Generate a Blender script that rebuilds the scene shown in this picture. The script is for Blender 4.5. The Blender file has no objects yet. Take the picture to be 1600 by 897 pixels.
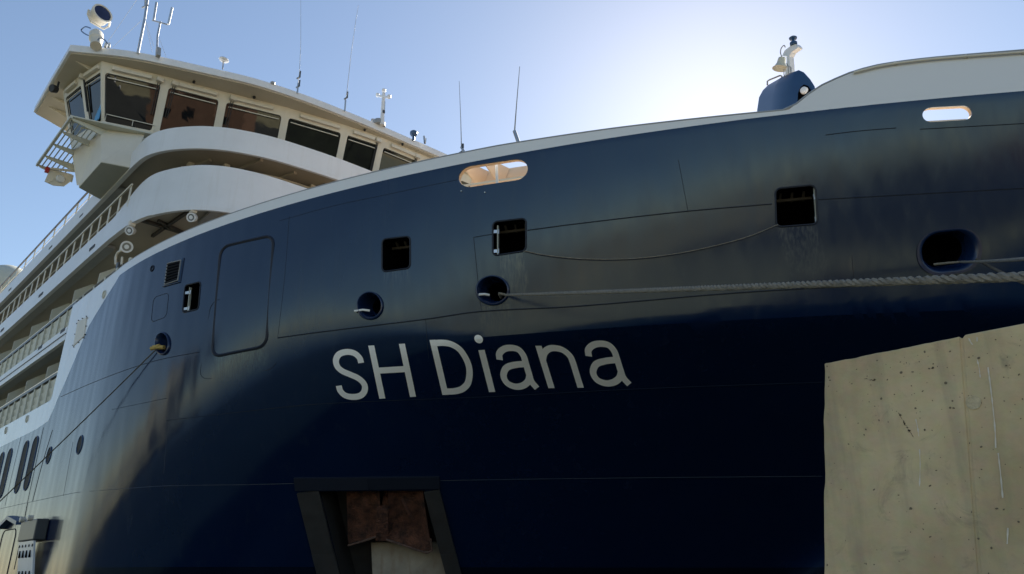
import bpy, bmesh, math, random
import numpy as np
from mathutils import Vector, Matrix
random.seed(7)
sc = bpy.context.scene
COL = sc.collection

# ------------------------------------------------------------------ camera
# world frame: X = ship's forward, Y = away from the quay towards the ship, Z up, eye at the origin
F_PX, CX, CY, HOR, XV = 1200.0, 800.0, 448.5, 908.0, -425.0
TH = math.atan((HOR - CY) / F_PX)
ct, st = math.cos(TH), math.sin(TH)
_r = (XV - CX, F_PX * ct - (CY - HOR) * st)
AZ = math.atan2(-_r[0], _r[1])
HX, HY = -math.cos(AZ), math.sin(AZ)
RX, RY = HY, -HX
cam = bpy.data.cameras.new('camera')
cam_o = bpy.data.objects.new('camera', cam); COL.objects.link(cam_o)
cam.sensor_width = 36.0
cam.lens = 36.0 * F_PX / 1600.0
cam.clip_start = 0.05
cam.clip_end = 20000
cam_o.location = (0, 0, 0)
cam_o.rotation_euler = (math.radians(90) + TH, 0, math.atan2(-HX, HY))
sc.camera = cam_o

def ray(x, y):
    uc = CY - y
    r, fw, up = x - CX, F_PX * ct - uc * st, uc * ct + F_PX * st
    return np.array([RX * r + HX * fw, RY * r + HY * fw, up])
def at_v(x, y, v):
    d = ray(x, y); return Vector(d * (v / d[1]))
def at_z(x, y, z):
    d = ray(x, y); return Vector(d * (z / d[2]))
def at_u(x, y, u):
    d = ray(x, y); return Vector(d * (u / d[0]))
def at_d(x, y, dist):
    d = ray(x, y); return Vector(d / np.linalg.norm(d) * dist)

# ------------------------------------------------------------------ sky, sun, exposure
sd = ray(1112, 186); sd = sd / np.linalg.norm(sd)
SUN_EL = math.asin(sd[2])
SUN_ROT = math.atan2(sd[0], sd[1])
w = bpy.data.worlds.new('World'); sc.world = w; w.use_nodes = True
nt = w.node_tree
bg = nt.nodes['Background']
sky = nt.nodes.new('ShaderNodeTexSky'); sky.sky_type = 'NISHITA'; sky.sun_disc = False
sky.sun_elevation = SUN_EL; sky.sun_rotation = SUN_ROT
sky.air_density = 1.0; sky.dust_density = 0.22; sky.ozone_density = 0.3; sky.altitude = 10
nt.links.new(sky.outputs[0], bg.inputs['Color'])
bg.inputs['Strength'].default_value = 0.065
sun = bpy.data.lights.new('sun', 'SUN'); sun.energy = 5.0; sun.angle = math.radians(0.5)
sun.color = (1.0, 0.93, 0.82)
sun_o = bpy.data.objects.new('sun', sun); COL.objects.link(sun_o)
sun_o.rotation_euler = Vector(sd).to_track_quat('Z', 'Y').to_euler()
sc.view_settings.view_transform = 'Standard'
sc.view_settings.look = 'None'
sc.view_settings.gamma = 1.0
sc.view_settings.use_curve_mapping = False
sc.view_settings.exposure = 1.30

# ------------------------------------------------------------------ materials
def new_mat(name):
    m = bpy.data.materials.new(name); m.use_nodes = True
    return m, m.node_tree, m.node_tree.nodes['Principled BSDF']
def N(t, kind, **kw):
    n = t.nodes.new(kind)
    for k, v in kw.items():
        if k in n.inputs: n.inputs[k].default_value = v
        else: setattr(n, k, v)
    return n
def L(t, a, b): t.links.new(a, b)
def paint(name, col, rough=0.45, var=0.06, scale=1.5, bump=0.0, metal=0.0, streak=0.0, dirt=(0.25, 0.2, 0.14), bscale=None):
    m, t, p = new_mat(name)
    tc = N(t, 'ShaderNodeTexCoord')
    n1 = N(t, 'ShaderNodeTexNoise', Scale=scale, Detail=6.0, Roughness=0.6)
    L(t, tc.outputs['Object'], n1.inputs['Vector'])
    mr = N(t, 'ShaderNodeMapRange'); mr.inputs[1].default_value = 0.3; mr.inputs[2].default_value = 0.7
    mr.inputs[3].default_value = 1 - var; mr.inputs[4].default_value = 1 + var
    L(t, n1.outputs['Fac'], mr.inputs[0])
    mul = N(t, 'ShaderNodeMixRGB', blend_type='MULTIPLY'); mul.inputs[0].default_value = 1
    mul.inputs[1].default_value = (*col, 1)
    L(t, mr.outputs[0], mul.inputs[2])
    out = mul.outputs[0]
    if streak > 0:
        mp = N(t, 'ShaderNodeMapping'); mp.inputs['Scale'].default_value = (2.2, 2.2, 0.12)
        L(t, tc.outputs['Object'], mp.inputs['Vector'])
        n2 = N(t, 'ShaderNodeTexNoise', Scale=2.0, Detail=5.0, Roughness=0.65)
        L(t, mp.outputs[0], n2.inputs['Vector'])
        m2 = N(t, 'ShaderNodeMapRange'); m2.inputs[1].default_value = 0.52; m2.inputs[2].default_value = 0.75
        m2.inputs[3].default_value = 0; m2.inputs[4].default_value = streak
        L(t, n2.outputs['Fac'], m2.inputs[0])
        mx = N(t, 'ShaderNodeMixRGB'); L(t, m2.outputs[0], mx.inputs[0]); L(t, out, mx.inputs[1])
        mx.inputs[2].default_value = (*dirt, 1); out = mx.outputs[0]
    L(t, out, p.inputs['Base Color'])
    p.inputs['Roughness'].default_value = rough
    p.inputs['Metallic'].default_value = metal
    if bump > 0:
        n3 = N(t, 'ShaderNodeTexNoise', Scale=bscale or scale * 4, Detail=4.0)
        L(t, tc.outputs['Object'], n3.inputs['Vector'])
        b = N(t, 'ShaderNodeBump'); b.inputs['Strength'].default_value = bump; b.inputs['Distance'].default_value = 0.02
        L(t, n3.outputs['Fac'], b.inputs['Height']); L(t, b.outputs[0], p.inputs['Normal'])
    return m

M = {}
M['white'] = paint('white_ship_paint', (0.70, 0.72, 0.75), 0.35, 0.05, 0.8, bump=0.05, streak=0.22, dirt=(0.48, 0.46, 0.42))
M['cream'] = paint('cream_ship_paint', (0.66, 0.62, 0.53), 0.45, 0.06, 0.9, streak=0.10, dirt=(0.4, 0.34, 0.25))
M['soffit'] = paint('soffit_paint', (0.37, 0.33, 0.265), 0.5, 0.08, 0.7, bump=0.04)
M['peach'] = paint('peach_bounce_tint', (0.72, 0.55, 0.38), 0.55, 0.06, 1.2)  # warm light bounced off the sunlit deck is put into this colour
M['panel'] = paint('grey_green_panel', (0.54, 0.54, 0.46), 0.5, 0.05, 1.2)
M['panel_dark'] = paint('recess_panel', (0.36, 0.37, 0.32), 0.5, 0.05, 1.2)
M['rail_dark'] = paint('dark_rail_paint', (0.05, 0.055, 0.06), 0.4, 0.1, 3)
M['navy'] = paint('navy_part_paint', (0.018, 0.06, 0.15), 0.35, 0.06, 1.5)
M['groove'] = paint('dark_groove', (0.006, 0.010, 0.022), 0.6, 0.1, 2)
M['navyseam'] = paint('worn_seam_paint', (0.07, 0.075, 0.085), 0.5, 0.1, 2)
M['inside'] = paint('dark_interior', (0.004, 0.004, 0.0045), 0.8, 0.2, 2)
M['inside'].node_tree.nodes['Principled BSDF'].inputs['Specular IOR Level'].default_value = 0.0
M['beam'] = paint('interior_beam_paint', (0.05, 0.045, 0.04), 0.6, 0.15, 2)
M['steel'] = paint('bright_steel', (0.62, 0.61, 0.58), 0.28, 0.08, 4, metal=0.9)
M['grey'] = paint('grey_paint', (0.30, 0.31, 0.32), 0.5, 0.08, 2)
M['rubber'] = paint('black_rubber', (0.02, 0.02, 0.022), 0.6, 0.1, 4)
M['letter'] = paint('letter_paint', (0.62, 0.61, 0.58), 0.5, 0.04, 1.5)
M['rope'] = paint('rope_fibre', (0.21, 0.19, 0.155), 0.9, 0.25, 14, bump=0.6, bscale=60)
M['rope_dark'] = paint('dark_rope_fibre', (0.09, 0.075, 0.05), 0.9, 0.25, 14, bump=0.6, bscale=60)
M['rope_yellow'] = paint('chafe_sleeve', (0.42, 0.30, 0.09), 0.85, 0.2, 14, bump=0.4)
M['rust'] = paint('rusty_anchor', (0.090, 0.034, 0.018), 0.8, 0.9, 4, bump=0.8, bscale=18, streak=0.5, dirt=(0.05, 0.025, 0.018))
M['rust'].node_tree.nodes['Bump'].inputs['Distance'].default_value = 0.08
M['pocket'] = paint('anchor_pocket_paint', (0.038, 0.036, 0.034), 0.6, 0.2, 3, streak=0.5, dirt=(0.05, 0.03, 0.02))
M['pocket_plate'] = paint('anchor_pocket_plate', (0.34, 0.29, 0.22), 0.6, 0.15, 3, streak=0.6, dirt=(0.22, 0.11, 0.05))
M['red'] = paint('red_paint', (0.45, 0.03, 0.025), 0.5, 0.06, 4)
M['bluecloth'] = paint('blue_cover', (0.10, 0.33, 0.62), 0.7, 0.08, 4)

def glass_mat(name, col=(0.006, 0.007, 0.008), rough=0.02, ior=1.7):
    m, t, p = new_mat(name)
    p.inputs['Base Color'].default_value = (*col, 1); p.inputs['Roughness'].default_value = rough
    p.inputs['IOR'].default_value = ior
    tc = N(t, 'ShaderNodeTexCoord')
    n = N(t, 'ShaderNodeTexNoise', Scale=0.9, Detail=2.0)
    L(t, tc.outputs['Object'], n.inputs['Vector'])
    b = N(t, 'ShaderNodeBump'); b.inputs['Strength'].default_value = 0.05; b.inputs['Distance'].default_value = 0.05
    L(t, n.outputs['Fac'], b.inputs['Height']); L(t, b.outputs[0], p.inputs['Normal'])
    return m
M['glass'] = glass_mat('tinted_bridge_glass')
M['hullglass'] = glass_mat('dark_hull_window', (0.004, 0.006, 0.010), 0.05, 1.5)
M['port'] = paint('dark_port_glass', (0.004, 0.005, 0.007), 0.6, 0.1, 3)
M['port'].node_tree.nodes['Principled BSDF'].inputs['Specular IOR Level'].default_value = 0.15
M['lampglass'] = glass_mat('lamp_glass', (0.16, 0.17, 0.18), 0.1, 1.5)
M['lens'] = glass_mat('lens_glass', (0.015, 0.02, 0.06), 0.04, 1.5)

# ------------------------------------------------------------------ mesh helpers
class MB:
    def __init__(s): s.v = []; s.f = []
    def add(s, vs, fs):
        o = len(s.v); s.v += [tuple(p) for p in vs]; s.f += [tuple(i + o for i in q) for q in fs]; return s
    def prism(s, a, b, caps=True):
        n = len(a); fs = [(i, (i + 1) % n, n + (i + 1) % n, n + i) for i in range(n)]
        if caps: fs += [tuple(range(n))[::-1], tuple(range(n, 2 * n))]
        return s.add(list(a) + list(b), fs)
    def box(s, x0, x1, y0, y1, z0, z1):
        return s.prism([(x0, y0, z0), (x1, y0, z0), (x1, y1, z0), (x0, y1, z0)], [(x0, y0, z1), (x1, y0, z1), (x1, y1, z1), (x0, y1, z1)])
    def bar(s, p, q, wd, ht, up=(0, 0, 1)):
        p, q = Vector(p), Vector(q); d = (q - p).normalized(); up = Vector(up)
        sd_ = d.cross(up)
        if sd_.length < 1e-4: sd_ = d.cross(Vector((1, 0, 0)))
        sd_.normalize(); u2 = sd_.cross(d).normalized()
        c = [(-1, -1), (1, -1), (1, 1), (-1, 1)]
        return s.prism([p + sd_ * a * wd / 2 + u2 * b * ht / 2 for a, b in c], [q + sd_ * a * wd / 2 + u2 * b * ht / 2 for a, b in c])
    def tube(s, path, r, n=8, closed=False):
        path = [Vector(p) for p in path]; m = len(path)
        rs = r if isinstance(r, (list, tuple)) else [r] * m
        prev = None; vs = []
        for i, p in enumerate(path):
            if closed: d = path[(i + 1) % m] - path[i - 1]
            else: d = path[min(i + 1, m - 1)] - path[max(i - 1, 0)]
            d.normalize()
            if prev is None:
                a = d.cross(Vector((0, 0, 1)))
                if a.length < 1e-3: a = d.cross(Vector((1, 0, 0)))
            else: a = prev - d * prev.dot(d)
            a.normalize(); prev = a; b = d.cross(a)
            for k in range(n):
                t = 2 * math.pi * k / n; vs.append(p + (a * math.cos(t) + b * math.sin(t)) * rs[i])
        fs = []
        for i in range(m if closed else m - 1):
            j = (i + 1) % m
            for k in range(n): fs.append((i * n + k, i * n + (k + 1) % n, j * n + (k + 1) % n, j * n + k))
        if not closed: fs += [tuple(range(n))[::-1], tuple(range((m - 1) * n, m * n))]
        return s.add(vs, fs)
    def lathe(s, o, axis, prof, n=20, closed_ends=True):
        o = Vector(o); ax = Vector(axis).normalized()
        a = ax.cross(Vector((0, 0, 1)))
        if a.length < 1e-3: a = Vector((1, 0, 0))
        a.normalize(); b = ax.cross(a); vs = []; fs = []
        for (r, h) in prof:
            for k in range(n):
                t = 2 * math.pi * k / n; vs.append(o + ax * h + (a * math.cos(t) + b * math.sin(t)) * max(r, 1e-4))
        for i in range(len(prof) - 1):
            for k in range(n): fs.append((i * n + k, i * n + (k + 1) % n, (i + 1) * n + (k + 1) % n, (i + 1) * n + k))
        if closed_ends: fs += [tuple(range(n))[::-1], tuple(range((len(prof) - 1) * n, len(prof) * n))]
        return s.add(vs, fs)
    def strip(s, a, b):
        n = len(a); return s.add(list(a) + list(b), [(i, i + 1, n + i + 1, n + i) for i in range(n - 1)])
    def slabwall(s, ob, ot, ib, it):
        # closed wall: outer bottom, outer top, inner bottom, inner top polylines
        n = len(ob); vs = list(ob) + list(ot) + list(ib) + list(it); fs = []
        for i in range(n - 1):
            fs += [(i, i + 1, n + i + 1, n + i), (2 * n + i + 1, 2 * n + i, 3 * n + i, 3 * n + i + 1),
                   (n + i, n + i + 1, 3 * n + i + 1, 3 * n + i), (i + 1, i, 2 * n + i, 2 * n + i + 1)]
        fs += [(0, n, 3 * n, 2 * n), (n - 1, 2 * n - 1 + n * 0 + 0 if False else 3 * n - 1, 4 * n - 1, 2 * n - 1)]
        return s.add(vs, fs)
    def mesh(s, name):
        me = bpy.data.meshes.new(name); me.from_pydata(s.v, [], s.f); me.validate(); return me

def finish(o, mat, smooth, angle=35):
    if mat: o.data.materials.append(mat)
    bm = bmesh.new(); bm.from_mesh(o.data); bmesh.ops.recalc_face_normals(bm, faces=bm.faces); bm.to_mesh(o.data); bm.free()
    if smooth:
        o.data.shade_smooth(); o.data.set_sharp_from_angle(angle=math.radians(angle))
def adopt(o, parent):
    if parent is None: return
    o.parent = parent
    t = Vector((0, 0, 0)); p = parent
    while p is not None:
        t = t + p.location; p = p.parent
    # ancestors are pure translations; parts keep world-space meshes
    base = Vector((0, 0, 0)); p = parent
    o.matrix_parent_inverse = Matrix.Translation(-WORLD_LOC.get(parent.name, Vector((0, 0, 0))))
WORLD_LOC = {}
def build(name, mb, mat, parent=None, smooth=True, label=None, bevel=0, angle=35):
    o = bpy.data.objects.new(name, mb.mesh(name)); COL.objects.link(o)
    finish(o, mat, smooth, angle); adopt(o, parent)
    WORLD_LOC[o.name] = Vector((0, 0, 0))
    if bevel:
        md = o.modifiers.new('bevel', 'BEVEL'); md.width = bevel; md.segments = 2; md.limit_method = 'ANGLE'
    if label: o['label'] = label
    return o
def thing(name, label, cat, loc, group=None):
    o = bpy.data.objects.new(name, None); COL.objects.link(o); o.location = Vector(loc); o.empty_display_size = 0.2
    WORLD_LOC[o.name] = Vector(loc)
    o['label'] = label; o['category'] = cat
    if group: o['group'] = group
    return o
def tag(o, label=None, cat=None, group=None, kind=None):
    for k, v in (('label', label), ('category', cat), ('group', group), ('kind', kind)):
        if v: o[k] = v
    return o
def crom(pts, k=6):
    pts = [np.array(p, float) for p in pts]; out = []
    n = len(pts)
    for i in range(n - 1):
        p0 = pts[max(i - 1, 0)]; p1 = pts[i]; p2 = pts[i + 1]; p3 = pts[min(i + 2, n - 1)]
        d = max(np.linalg.norm(p2 - p1), 1e-6)
        m1 = (p2 - p0) * d / (np.linalg.norm(p1 - p0) + d) if i > 0 else p2 - p1
        m2 = (p3 - p1) * d / (np.linalg.norm(p3 - p2) + d) if i < n - 2 else p2 - p1
        for j in range(k):
            t = j / k; h = (2 * t**3 - 3 * t**2 + 1, t**3 - 2 * t**2 + t, -2 * t**3 + 3 * t**2, t**3 - t**2)
            out.append(h[0] * p1 + h[1] * m1 + h[2] * p2 + h[3] * m2)
    out.append(pts[-1]); return out
def plan_normals(pl):
    out = []
    for i in range(len(pl)):
        d = np.array(pl[min(i + 1, len(pl) - 1)][:2]) - np.array(pl[max(i - 1, 0)][:2]); d = d / np.linalg.norm(d)
        out.append(np.array([-d[1], d[0]]))     # to the left of travel = inboard when travelling forward
    return out

# ------------------------------------------------------------------ hull surface  v = V(u, z)
CL = 22.0
LV = [(2.53, (-26.24, 0.709, 1.706, 0.0064)), (4.25, (-26.48, 1.124, 19.46, -0.0012)), (5.3, (-26.2, 0.62, 9.5, 0.0052)),
      (5.85, (-25.6, 0.422, 12.09, 0.0100)), (7.75, (-26.41, 0.268, 17.69, 0.0130)), (9.6, (-26.49, 0.110, 8.09, 0.0141))]
def lev(p, u):
    s = np.maximum(u - p[0], 0); return 7 + p[1] * s * s / (s + p[2] + .2) + p[3] * s * s
def softp(x): return np.logaddexp(0, x)
def V(u, z):
    """half-breadth of the shell: gently flared topsides, a knuckle at z = 5.3 that fades aft, strong flare below"""
    u = np.atleast_1d(np.asarray(u, float)); z = np.atleast_1d(np.asarray(z, float))
    u, z = np.broadcast_arrays(u, z)
    b = lev(LV[0][1], u); f = lev(LV[5][1], u)
    dl = 0.115 * 1.6 * softp((u + 19.3) / 1.6)
    t = (9.6 - z) / 4.3; tc = np.clip(t, 0, 1)
    g = 0.6 * tc + 0.4 * tc * tc + np.where(t > 1, (t - 1) * 1.4, 0) + np.where(t < 0, t * 0.05, 0)
    e = np.maximum((b - f - dl) / 2.77 - 1.4 * dl / 4.3, 0)
    k = np.clip((u + 19) / 6.5, 0, 1); k = k * k * (3 - 2 * k); w = 0.8 * (1 - k) + 0.03; zc = 5.3 - 0.36 * softp((-15 - u) / 1.2)
    r = f + dl * g + e * w * softp((zc - z) / w)
    x = CL - r
    return CL - 0.5 * (x + np.sqrt(x * x + 0.35))
def on_hull(x, y, off=0.0):
    d = ray(x, y); hd = math.hypot(d[0], d[1]); lo, hi = 4 / hd, 60 / hd
    for n_ in (140, 30, 30):
        ts = np.linspace(lo, hi, n_); g = ts * d[1] - V(ts * d[0], ts * d[2]); i = max(1, int(np.argmax(g > 0))); lo, hi = ts[i - 1], ts[i]
    f = -g[i - 1] / (g[i] - g[i - 1]); p = Vector(d * (lo + (hi - lo) * f))
    return p + hull_n(p.x, p.z) * off if off else p
def hull_n(u, z):
    e = 0.02; q = V(np.array([u + e, u - e, u, u]), np.array([z, z, z + e, z - e]))
    return Vector(((q[0] - q[1]) / (2 * e), -1, (q[2] - q[3]) / (2 * e))).normalized()
def hp(u, z, off=0.0):
    p = Vector((u, V(u, z)[0], z)); return p + hull_n(u, z) * off if off else p
def rrect(c, r=0.18, k=5, rx=None):
    """rounded quad: c = TL,TR,BR,BL (2-D or 3-D), r = corner radius as fraction of each side"""
    c = [np.array(q, float) for q in c]
    def bl(s, t): return (c[0] * (1 - s) + c[1] * s) * (1 - t) + (c[3] * (1 - s) + c[2] * s) * t
    rx = rx if rx is not None else r
    out = []
    for (cx_, cy_, a0) in ((1 - rx, r, -90), (1 - rx, 1 - r, 0), (rx, 1 - r, 90), (rx, r, 180)):
        for j in range(k + 1):
            a = math.radians(a0 + 90 * j / k); out.append(bl(cx_ + rx * math.cos(a), cy_ + r * math.sin(a)))
    return out
def ellipse(cx_, cy_, a, b, n=24, tilt=0):
    ca, sa = math.cos(math.radians(tilt)), math.sin(math.radians(tilt))
    return [(cx_ + a * math.cos(t) * ca - b * math.sin(t) * sa, cy_ + a * math.cos(t) * sa + b * math.sin(t) * ca) for t in [2 * math.pi * i / n for i in range(n)]]
def hull_loop(pix, off=0.0): return [on_hull(x, y, off) for x, y in pix]
def mean(pts):
    s = Vector((0, 0, 0))
    for p in pts: s += Vector(p)
    return s / len(pts)

# ------------------------------------------------------------------ the setting
gq = MB(); gq.box(-900, -4, -15, 5.4, -7, -1.65); gq.box(-4, 900, -600, 5.4, -7, -1.65); gq.box(-64, -46, -44, -15, -7, -1.65)
m, t, p = new_mat('quay_concrete'); M['quay'] = m
tc = N(t, 'ShaderNodeTexCoord'); n1 = N(t, 'ShaderNodeTexNoise', Scale=0.15, Detail=8.0, Roughness=0.65); L(t, tc.outputs['Object'], n1.inputs['Vector'])
cr = N(t, 'ShaderNodeValToRGB'); cr.color_ramp.elements[0].color = (0.27, 0.24, 0.125, 1); cr.color_ramp.elements[1].color = (0.48, 0.43, 0.25, 1)
cr.color_ramp.elements[0].position = 0.35; cr.color_ramp.elements[1].position = 0.65
L(t, n1.outputs['Fac'], cr.inputs[0]); L(t, cr.outputs[0], p.inputs['Base Color']); p.inputs['Roughness'].default_value = 0.85
tag(build('quay_ground', gq, M['quay'], smooth=False), kind='structure', label='concrete quay the ship is moored along')
gw = MB(); gw.add([(-9000, -9000, -3.2), (9000, -9000, -3.2), (9000, 9000, -3.2), (-9000, 9000, -3.2)], [(0, 1, 2, 3)])
m, t, p = new_mat('harbour_water'); p.inputs['Base Color'].default_value = (0.006, 0.014, 0.018, 1); p.inputs['Roughness'].default_value = 0.08
tc = N(t, 'ShaderNodeTexCoord'); n1 = N(t, 'ShaderNodeTexNoise', Scale=0.9, Detail=4.0); L(t, tc.outputs['Object'], n1.inputs['Vector'])
b = N(t, 'ShaderNodeBump'); b.inputs['Strength'].default_value = 0.5; b.inputs['Distance'].default_value = 0.2; L(t, n1.outputs['Fac'], b.inputs['Height']); L(t, b.outputs[0], p.inputs['Normal'])
tag(build('water', gw, m, smooth=False), kind='structure', label='dark harbour water')
# dry hills behind the quay (seen only mirrored in the paint and the bridge windows)
hm = MB(); nx, ny = 110, 12
rng = np.random.default_rng(3)
for j in range(ny):
    for i in range(nx):
        a_ = math.radians(-2 + 52 * i / (nx - 1)); d_ = 115 + 24 * j
        h = (1 - math.exp(-j / 4)) * (9 + 5 * math.sin(a_ * 7 + 1) + 3 * math.sin(a_ * 19 + j * .4) + 2 * rng.random())
        hm.v.append((d_ * math.sin(a_), -d_ * math.cos(a_), -1.9 + (h if j else 0)))
for j in range(ny - 1):
    for i in range(nx - 1): hm.f.append((j * nx + i, j * nx + i + 1, (j + 1) * nx + i + 1, (j + 1) * nx + i))
m, t, p = new_mat('scrub_hillside'); M['hill'] = m
tc = N(t, 'ShaderNodeTexCoord'); n1 = N(t, 'ShaderNodeTexNoise', Scale=0.06, Detail=8.0, Roughness=0.7); L(t, tc.outputs['Object'], n1.inputs['Vector'])
cr = N(t, 'ShaderNodeValToRGB'); cr.color_ramp.elements[0].position = .42; cr.color_ramp.elements[1].position = .60
cr.color_ramp.elements[0].color = (0.13, 0.115, 0.055, 1); cr.color_ramp.elements[1].color = (0.32, 0.265, 0.15, 1)
L(t, n1.outputs['Fac'], cr.inputs[0]); L(t, cr.outputs[0], p.inputs['Base Color']); p.inputs['Roughness'].default_value = .95
tag(build('hills', hm, M['hill']), kind='structure', label='dry brown hills behind the quay')

# unseen sunlit stone sheds, added to be mirrored in the shell and bridge glass
M['stone'] = paint('sunlit_stone_wall', (0.42, 0.35, 0.21), 0.9, 0.3, 0.5, bump=0.3, streak=0.3)
M['tile'] = paint('shed_roof_tiles', (0.24, 0.19, 0.11), 0.85, 0.25, 0.8, bump=0.3)
M['grey_stone'] = paint('grey_stone_wall', (0.25, 0.235, 0.175), 0.9, 0.2, 0.5, bump=0.3, streak=0.3)
def shed(x0, x1, y, dep, h, label, floors=1, mat='stone'):
    S_ = thing('reflection_shed', label, 'building', ((x0 + x1) / 2, y, -1.65), 'unseen sheds added for reflections')
    mb = MB(); mb.box(x0, x1, y - dep, y, -1.65, h); build('wall', mb, M[mat], S_, False)
    mb = MB(); mb.prism([(x0 - .5, y + .5, h), (x0 - .5, y - dep - .5, h), (x0 - .5, y - dep / 2, h + dep * .22)], [(x1 + .5, y + .5, h), (x1 + .5, y - dep - .5, h), (x1 + .5, y - dep / 2, h + dep * .22)]); build('roof', mb, M['tile'], S_, False)
    for i in range(int((x1 - x0) / 5)):
        for k in range(floors):
            xc = x0 + 2.5 + 5 * i; zc = 1.2 + 4 * k; mb = MB(); mb.box(xc - .8, xc + .8, y - .1, y + .06, zc, zc + 2); build('window', mb, M['hullglass'], S_, False)
shed(14, 62, -52, 12, 4.2, 'long stone shed with tiled roof, unseen, added for its warm reflection in the shell')
shed(-59, -51, -29, 10, 14.5, 'tall stone building, unseen, added for its reflected streak on the shell', 3, 'grey_stone')

M['brick'] = paint('red_brown_brick', (0.22, 0.125, 0.08), 0.9, 0.2, 0.6, bump=0.2, streak=0.2)
def end_shed(x, y0, y1, h):  # unseen brick shed, added so the bridge windows mirror a red brown
    S_ = thing('reflection_shed', 'red brown brick shed, unseen, added for its red reflection in the bridge windows', 'building', (x, (y0 + y1) / 2, -1.65), 'unseen sheds added for reflections')
    mb = MB(); mb.box(x, x + 12, y0, y1, -1.65, h); build('wall', mb, M['brick'], S_, False)
    mb = MB(); mb.prism([(x - .4, y0 - .4, h), (x + 12.4, y0 - .4, h), (x + 6, y0 - .4, h + 2.4)], [(x - .4, y1 + .4, h), (x + 12.4, y1 + .4, h), (x + 6, y1 + .4, h + 2.4)]); build('roof', mb, M['brick'], S_, False)
    for i in range(int((y1 - y0) / 5)):
        yc = y0 + 2.5 + 5 * i; mb = MB(); mb.box(x - .06, x + .1, yc - .9, yc + .9, 2.0, 4.4); build('window', mb, M['hullglass'], S_, False)
end_shed(150, -66, -33, 8.0)
mb = MB(); mb.add([(21, -140, -1.646), (240, -140, -1.646), (240, 5.2, -1.646), (21, 5.2, -1.646)], [(0, 1, 2, 3)])  # unseen dark ground sheet, added to darken reflections in bow and windows
M['asphalt'] = paint('asphalt', (0.05, 0.05, 0.042), 0.9, 0.4, 0.08)
tag(build('reflection_yard', mb, M['asphalt'], smooth=False), kind='structure', label='dark asphalt yard, unseen, added to darken reflections in the hull')
hm = MB(); nx, ny = 40, 8  # unseen headland, added so the forward bridge windows mirror something dark
for j in range(ny):
    for i in range(nx):
        a_ = math.radians(83 + 42 * i / (nx - 1)); d_ = 105 + 9 * j
        h = 22 * (1 - math.exp(-j / 1.5)) * min(1, (i + 1) / 5) + 2.5 * rng.random()
        hm.v.append((d_ * math.sin(a_), -d_ * math.cos(a_), -3.4 + (h if j else 0)))
for j in range(ny - 1):
    for i in range(nx - 1): hm.f.append((j * nx + i, j * nx + i + 1, (j + 1) * nx + i + 1, (j + 1) * nx + i))
M['wood'] = paint('dark_wooded_slope', (0.018, 0.024, 0.012), 0.95, 0.6, 0.3, bump=0.6)
tag(build('reflection_headland', hm, M['wood']), kind='structure', label='dark wooded headland, unseen, added to darken the bridge window reflections')

# ------------------------------------------------------------------ the ship
SHIP = thing('cruise_ship', 'moored cruise ship with navy blue bow, white superstructure and bridge', 'ship', (-30, 22, -3.2))
def part(name, mb, mat, smooth=True, parent=None, label=None, bevel=0, angle=35):
    return build(name, mb, M[mat] if isinstance(mat, str) else mat, parent or SHIP, smooth, label, bevel, angle)

# hull paint: navy, white strake, white side plating, black boot-top
bpix = [(56, 671), (69.4, 664.7), (75, 658), (84.4, 637.5), (90, 623), (98.6, 604), (112.5, 572), (122, 548.5), (129.3, 531.5), (138.8, 509), (150, 490.6), (167, 462.5), (180, 442), (187.5, 429), (199, 420.3)]
bpts = [on_hull(x, y) for x, y in bpix]
m, t, p = new_mat('hull_paint'); M['hull'] = m
tc = N(t, 'ShaderNodeTexCoord'); sp = N(t, 'ShaderNodeSeparateXYZ'); L(t, tc.outputs['Object'], sp.inputs[0])
Z0, Z1, U0, U1 = 5.0, 10.0, -36.0, -22.0
zn = N(t, 'ShaderNodeMapRange'); L(t, sp.outputs['Z'], zn.inputs[0])
zn.inputs[1].default_value = Z0; zn.inputs[2].default_value = Z1
fc = N(t, 'ShaderNodeFloatCurve'); cv = fc.mapping.curves[0]
cp = [((q.z - Z0) / (Z1 - Z0), (q.x - U0) / (U1 - U0)) for q in bpts]
cv.points[0].location = (0.0, 0.0); cv.points[1].location = (1.0, 1.0)
for c_ in [(cp[0][0] - 0.004, 0.0)] + cp: cv.points.new(*c_)
for q in cv.points: q.handle_type = 'VECTOR'
fc.mapping.update(); L(t, zn.outputs[0], fc.inputs['Value'])
un = N(t, 'ShaderNodeMapRange'); L(t, sp.outputs['X'], un.inputs[0]); un.inputs[1].default_value = U0; un.inputs[2].default_value = U1
lt = N(t, 'ShaderNodeMath', operation='LESS_THAN'); L(t, un.outputs[0], lt.inputs[0]); L(t, fc.outputs[0], lt.inputs[1])
ab = N(t, 'ShaderNodeMath', operation='GREATER_THAN'); L(t, sp.outputs['Z'], ab.inputs[0]); ab.inputs[1].default_value = bpts[0].z
an = N(t, 'ShaderNodeMath', operation='MULTIPLY'); L(t, lt.outputs[0], an.inputs[0]); L(t, ab.outputs[0], an.inputs[1])
tp = N(t, 'ShaderNodeMath', operation='GREATER_THAN'); L(t, sp.outputs['Z'], tp.inputs[0]); tp.inputs[1].default_value = 9.6
wm = N(t, 'ShaderNodeMath', operation='MAXIMUM'); L(t, an.outputs[0], wm.inputs[0]); L(t, tp.outputs[0], wm.inputs[1])
n1 = N(t, 'ShaderNodeTexNoise', Scale=0.6, Detail=6.0, Roughness=0.6); L(t, tc.outputs['Object'], n1.inputs['Vector'])
nav = N(t, 'ShaderNodeMixRGB'); nav.inputs[1].default_value = (0.0020, 0.0090, 0.034, 1); nav.inputs[2].default_value = (0.0028, 0.0118, 0.044, 1); L(t, n1.outputs['Fac'], nav.inputs[0])
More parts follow.
